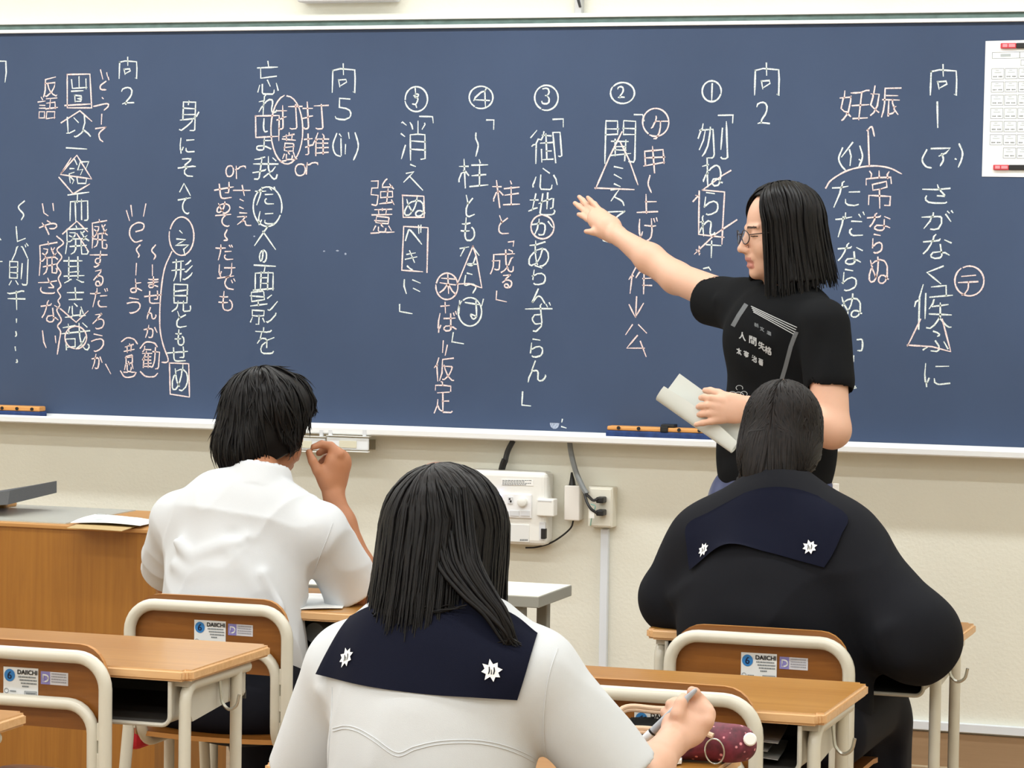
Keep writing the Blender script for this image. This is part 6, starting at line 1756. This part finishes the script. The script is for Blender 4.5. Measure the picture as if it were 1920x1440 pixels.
def f_dhair(P):
    q = (P-dc.astype(f32))@DR.T.astype(f32)
    d = ell(q, (0, -.012, .030), (.086, .104, .095)); d = smin(d, ell(q, (0, -.048, -.055), (.076, .062, .068)), .03); d = smin(d, ell(q, (0, -.058, -.115), (.060, .044, .054)), .03)
    for s in (-1, 1): d = smin(d, ell(q, (s*.052, -.05, -.080), (.024, .024, .036)), .02)
    for s in (-1, 1): d = smin(d, ell(q, (s*.066, -.012, -.030), (.024, .048, .055)), .02)
    d = smax(d, -np.maximum(.035-q[:, 1], q[:, 2]-.09), .008); d = smax(d, -ell(q, (0, .035, -.06), (.056, .082, .085)), .006)
    return d
dh, _, _ = sdf_obj('hair', f_dhair, dc-.22, dc+.18, .0035, m_hair2, d_root, 1)
pa = []; na = []
for k in range(900):
    s = 1 if k % 2 else -1; y = RNG.uniform(-.995, .55); lay = RNG.uniform(0, .006)
    al_ = RNG.uniform(-.6, 1.45) if k % 5 else RNG.uniform(1.3, 2.25)
    a = np.array([.03*s, -math.sin(al_), math.cos(al_)]); ph_ = RNG.uniform(.75, 2.9) if al_ < 1.3 else RNG.uniform(2.0, 2.9); b = np.array([s*math.sin(ph_), math.cos(ph_)-.25, -.35-.25*RNG.random()-.7*max(0, al_-1.2)])
    u = slerp(a, b, np.linspace(0, 1, 9)); P = u*np.array([.086+lay, .104+lay, .096+lay])+[0, -.012, .030]
    tie = np.array([s*.056, -.052, -.098])+RNG.normal(0, .006, 3); tt = np.linspace(0, 1, 6)[1:, None]; Q = P[-1]*(1-tt)+tie*tt+np.array([s*.010, -.012, 0])*np.sin(tt*math.pi)
    pa.append(loc2w(np.vstack([P, Q]), dc, DR))
for k in range(420):
    s = 1 if k % 2 else -1; x0_ = s*RNG.uniform(0, .062); z0_ = RNG.uniform(-.045, .03)-abs(x0_)*.5; t = np.linspace(0, 1, 14)
    P = np.stack([x0_*(1+.05*t)+s*.012*t*t, -.135+.03*t+abs(x0_)*.4, z0_-(.125+.02*RNG.random())*t], 1); pa.append(loc2w(P, dc, DR))
pa, na = snug(pa, f_dhair, RNG.uniform(-.001, .003, len(pa)))
V, F = locks(pa, na, RNG.uniform(.0016, .0042, len(pa)), .0015, root=.2); wobj('strands', V, F, m_hair2, dh, smooth=True)
sp = [loc2w(np.array([0, y*.104, math.sqrt(1-y*y)*.0965])+[0, -.012, .030], dc, DR) for y in np.linspace(-.55, .4, 12)]
MB().tube(sp, [.0006]+[.0013]*10+[.0006], 6).build('parting', m_scalp, dh, smooth=True, world=True)
for s, tip in ((-1, W(1392, 918, 6.2)), (1, W(1534, 926, 6.16))):
    a = loc2w((s*.056, -.052, -.10), dc, DR); pts = spline([a, a*.5+tip*.5+[s*.004, -.004, 0], tip, tip+[s*.004, .03, -.05]], 6)
    rr = np.interp(np.linspace(0, 1, len(pts)), [0, .12, .5, 1], [.014, .010, .015, .005]); MB().tube(pts, rr*(1+.12*np.sin(np.arange(len(pts))*1.9)), 10).build('pigtail', m_hair2, dh, smooth=True, world=True)
    e = MB().tube([pts[1]+.0115*(math.cos(t)*np.cross(pts[2]-pts[1], [0, 1, .2])/np.linalg.norm(np.cross(pts[2]-pts[1], [0, 1, .2]))+math.sin(t)*np.array([0, 1, .1])) for t in np.linspace(0, 2*math.pi, 17)[:-1]], .0028, 6, closed=True).build('hair_tie', m_navy, dh, smooth=True, world=True)
sdf_obj('skirt', f_skirt(-1.385, 5.87, 6.45, .44, .205, .12), (-1.72, 5.7, .05), (-1.05, 6.6, .72), .007, m_trouser, d_root, 2)

# ---------------------------------------------------------------- the boy in the white shirt
b_root = empty('person', (-2.65, 6.0, 0), 'seated person in white short-sleeved shirt, right hand raised to the cheek', 'person')
bc = W(500, 802, 6.17); BR = frame((.40, .84, -.36))
bn = W(486, 905, 6.08); bL, bRs = W(335, 955, 6.08), W(606, 972, 6.07)
bE, bW = W(688, 1128, 6.20), W(626, 932, 6.20); bLE, bLW = W(318, 1085, 6.24), W(420, 1120, 6.36)
bch, bwa, bpe = W(447, 1020, 6.05), W(432, 1160, 6.0), np.array([-2.66, 6.0, .50])
J = lambda px, py, y=6.20: W(px, py, y)
bh = [([J(637, 852), J(620, 836, 6.205), J(603, 833, 6.20), J(588, 838, 6.185)], [.0112, .0102, .0092, .0078]),
      ([J(642, 862, 6.215), J(628, 845, 6.235), J(610, 842, 6.235), J(598, 850, 6.225)], [.0112, .010, .0092, .008]),
      ([J(642, 874, 6.225), J(630, 858, 6.25), J(612, 858, 6.25), J(602, 866, 6.24)], [.0108, .0098, .009, .0078]),
      ([J(640, 886, 6.23), J(628, 874, 6.255), J(614, 874, 6.255), J(606, 880, 6.245)], [.010, .009, .0082, .007]),
      ([J(612, 905, 6.19), J(596, 882, 6.175), J(586, 864, 6.17), J(579, 848, 6.175)], [.0155, .0128, .0105, .0082])]
def f_boy(P):
    d = inbox(P, lambda Q: head_field((Q-bc.astype(f32))@BR.T.astype(f32)), bc-.14, bc+.14)
    d = smin(d, cap(P, loc2w((0, -.03, -.065), bc, BR), bn, .052, .057), .03)
    d = smin(d, chain(P, [bn+[0, .0, -.03], bch, bwa, bpe], [.055, .07, .075, .09], .03), .03)
    d = smin(d, chain(P, [bn+[0, .02, -.08], bRs+[-.012, .005, -.045], bE], [.05, .045, .036], .02), .025); d = smin(d, chain(P, [bE, bE*.7+bW*.3, bW*.75+bE*.25, bW], [.036, .043, .030, .0235], .02), .015)
    d = smin(d, chain(P, [bn+[0, .02, -.08], bL+[.012, .005, -.045], bLE, bLW], [.05, .045, .038, .026], .02), .025)
    def hand(Q):
        e = ribchain(Q, [bW, J(624, 898, 6.205), J(634, 868, 6.21)], [.0245, .036, .035], .6, (.75, -.6, .1), .012)
        return fingers(Q, e, bh, .009)
    d = smin(d, inbox(P, hand, *bounds([bW]+[p for a, b in bh for p in a], .03)), .014)
    d = smin(d, inbox(P, lambda Q: ell(Q, bLW+[.06, .02, -.0], (.075, .035, .018)), bLW-.12, bLW+.15), .015)
    for pts, r in legs_seated(-2.66, 5.98, 6.36, .43): d = smin(d, chain(P, pts, [q*.9 for q in r], .03), .03)
    return d
lo, hi = bounds([bc+.14, bE, bLE, bW, bLW, J(640, 830, 6.27), (-2.9, 5.85, 0), (-2.4, 6.6, .1)], .13); lo[2] = .02
sdf_obj('body', f_boy, lo, hi, .0035, m_skin_b, b_root, 2)
ba = (bE-bRs)/np.linalg.norm(bE-bRs); bH = W(664, 1103, 6.17); bla = (bLE-bL)/np.linalg.norm(bLE-bL); bHL = bL+(bLE-bL)*.9
Zb = lambda x, y: W(380+x/2.88, 660+y/2.88, 5.93)
b_fold = [(Zb(0, 1090), Zb(230, 1000), .016, .010), (Zb(170, 1090), Zb(290, 1290), .016, .010), (Zb(150, 980), Zb(330, 1050), .014, -.006), (Zb(330, 1010), Zb(520, 1180), .014, .009), (Zb(400, 1130), Zb(520, 1120), .012, .008), (Zb(440, 780), Zb(400, 900), .012, .006), (Zb(430, 900), Zb(470, 1100), .014, .006),
          (Zb(-60, 1200), Zb(160, 1180), .02, .010), (Zb(0, 1270), Zb(220, 1330), .016, .009), (Zb(-200, 1000), Zb(-40, 1120), .016, .009), (Zb(-150, 1150), Zb(-20, 1230), .016, .008), (Zb(330, 1200), Zb(420, 1380), .016, .008), (Zb(430, 1250), Zb(440, 1420), .014, .008), (Zb(-220, 850), Zb(-150, 1000), .02, .006),
          (Zb(0, 705), Zb(220, 715), .004, -.003), (Zb(220, 715), Zb(430, 762), .004, -.003), (Zb(660, 850), Zb(610, 1000), .006, -.006), (Zb(610, 1000), Zb(555, 1110), .006, -.006), (Zb(650, 1100), Zb(730, 1250), .012, .006), (Zb(700, 950), Zb(790, 1150), .016, .006), (Zb(600, 1130), Zb(700, 1300), .012, -.006)]
def f_bshirt(P):
    d = smin(ell(P, bch+[0, .01, .0], (.178, .115, .17)), ell(P, bwa, (.166, .118, .20)), .06)
    d = smin(d, ell(P, bpe+[0, 0, .07], (.165, .135, .15)), .06)
    d = smin(d, cap(P, bn+[0, -.005, -.06], bRs+[-.02, 0, -.035], .068, .062), .05); d = smin(d, cap(P, bn+[0, -.005, -.06], bL+[.02, 0, -.035], .068, .066), .05)
    d = smin(d, cap(P, bRs+[-.01, 0, -.035], bH+ba*.03, .064, .066), .02); d = smin(d, cap(P, bL+[.005, 0, -.035], bHL, .066, .066), .03)
    d = d-1.5*folds(P, b_fold)-.0028*waves(P, 51, 24)-.0012*waves(P, 52, 60)-.009*crumple(P, 53, 12)-.004*crumple(P, 54, 24)
    m = cap(P, bRs, bH+ba*.2, .095, .1) < 0; d = np.where(m & ((P-bRs.astype(f32))@ba.astype(f32) > .1), smax(d, plane(P, bH, ba), .005), d)
    m = cap(P, bL, bHL+bla*.2, .095, .1) < 0; d = np.where(m & ((P-bL.astype(f32))@bla.astype(f32) > .08), smax(d, plane(P, bHL, bla), .005), d)
    d = smax(d, plane(P, bpe+[0, 0, .0], (0, 0, -1)), .008)
    d = smax(d, -cap(P, bH-ba*.03, bH+ba*.15, .055, .056), .004)
    # stand-and-fall collar round the neck
    nk = np.array([.05, .25, 1.]); nk /= np.linalg.norm(nk); q = P-(bn+[0, .005, .0]).astype(f32); h = q@nk.astype(f32); rr = np.sqrt(np.maximum((q*q).sum(1)-h*h, 0))
    col = np.maximum(np.abs(rr-(.066-.22*(h+.0)))-.005, np.abs(h-.010)-.034); d = smin(d, col, .004); d = smin(d, np.maximum(np.abs(rr-(.074-.42*(h-.01)))-.0035, np.abs(h-.012)-.026), .003)
    return smax(d, -cap(P, bn+[0, .006, -.01], bn+[0, .035, .12], .056, .066), .004)
lo, hi = bounds([bL, bRs, bE, bLE, bpe, bc-[0, 0, .1]], .17)
bsh, BV, BF = sdf_obj('shirt', f_bshirt, lo, hi, .004, m_shirt, b_root, 1)
bbv = bvh_of(BV, BF)
for pts in ([(664, 835), (640, 920), (605, 1010), (556, 1110)],):
    seam('seam', [W(380+x/2.88, 660+y/2.88, 5.85) for x, y in pts], bbv, (-.28, .92, -.28), .0012, m_shirt, bsh)
def f_btr(P):
    d = rbox(P, (-2.66, 6.10, .51), (.185, .24, .085), .075); d = smin(d, ell(P, bpe, (.178, .15, .12)), .05)
    for s in (-1, 1): d = smin(d, chain(P, [(-2.66+s*.09, 6.30, .50), (-2.66+s*.1, 6.42, .10)], [.082, .066], .03), .04)
    return smax(d-.003*waves(P, 61, 25), plane(P, (0, 0, .08), (0, 0, -1)), .004)
sdf_obj('trousers', f_btr, (-2.98, 5.72, .03), (-2.33, 6.6, .68), .007, m_trouser, b_root, 2)
def f_bhair(P):
    q = (P-bc.astype(f32))@BR.T.astype(f32)
    d = ell(q, (.004, -.012, .036), (.102, .112, .101)); d = smin(d, ell(q, (0, -.048, -.060), (.074, .060, .070)), .04); d = smin(d, ell(q, (.066, -.006, -.035), (.026, .050, .050)), .02); d = smin(d, ell(q, (-.066, -.006, -.035), (.026, .050, .050)), .02)
    face = np.maximum(.042-q[:, 1]-.75*np.clip(-q[:, 2]-.02, 0, .12), q[:, 2]-.075); d = smax(d, -face, .01)
    return d-.004*waves(P, 71, 45)-.0025*waves(P, 72, 100)
bhr, _, _ = sdf_obj('hair', f_bhair, bc-.22, bc+.2, .0035, m_hair, b_root, 1)
pa = []; na = []; crown = np.array([-.10, -.45, .88])
fl_ = []
for k in range(1500):
    ph_ = RNG.uniform(-math.pi, math.pi); back = abs(ph_) > 1.7
    b = np.array([math.sin(ph_), math.cos(ph_), (-1.5 if back else (-.75 if abs(ph_) > .9 else .1))-.3*RNG.random()])
    t0 = RNG.uniform(0, .72) if k % 3 else RNG.uniform(.35, .8); t1 = min(1.05, t0+RNG.uniform(.25, .55)); t = np.linspace(t0, t1, 10)
    u = slerp(crown, b, t); tw = RNG.normal(0, .16)+.10*math.sin(ph_*2); sh_ = np.cross(u, [0, 0, 1.])
    u2 = u+sh_*(tw*np.linspace(0, 1, 10)**2)[:, None]; u2 /= np.linalg.norm(u2, axis=1)[:, None]
    P = u2*np.array([.104, .113, .103])+[0, -.012, .036]
    if back: P[:, 2] -= .085*np.clip((t-.45)/.55, 0, 1.2)**1.3
    pa.append(loc2w(P, bc, BR)); fl_.append(RNG.uniform(-.001, .007))
pa, na = snug(pa, f_bhair, fl_)
for p, n_ in zip(pa, na):
    k = np.linspace(0, 1, len(p))**3; p += n_*(k*RNG.uniform(-.003, .013))[:, None]+np.array([0, 0, -1.])*(k*RNG.uniform(0, .012))[:, None]+RNG.normal(0, .004, 3)*k[:, None]
V, F = locks(pa, na, RNG.uniform(.0018, .0050, len(pa)), .0018, tip=.05, root=.15); wobj('strands', V, F, m_hair, bhr, smooth=True)
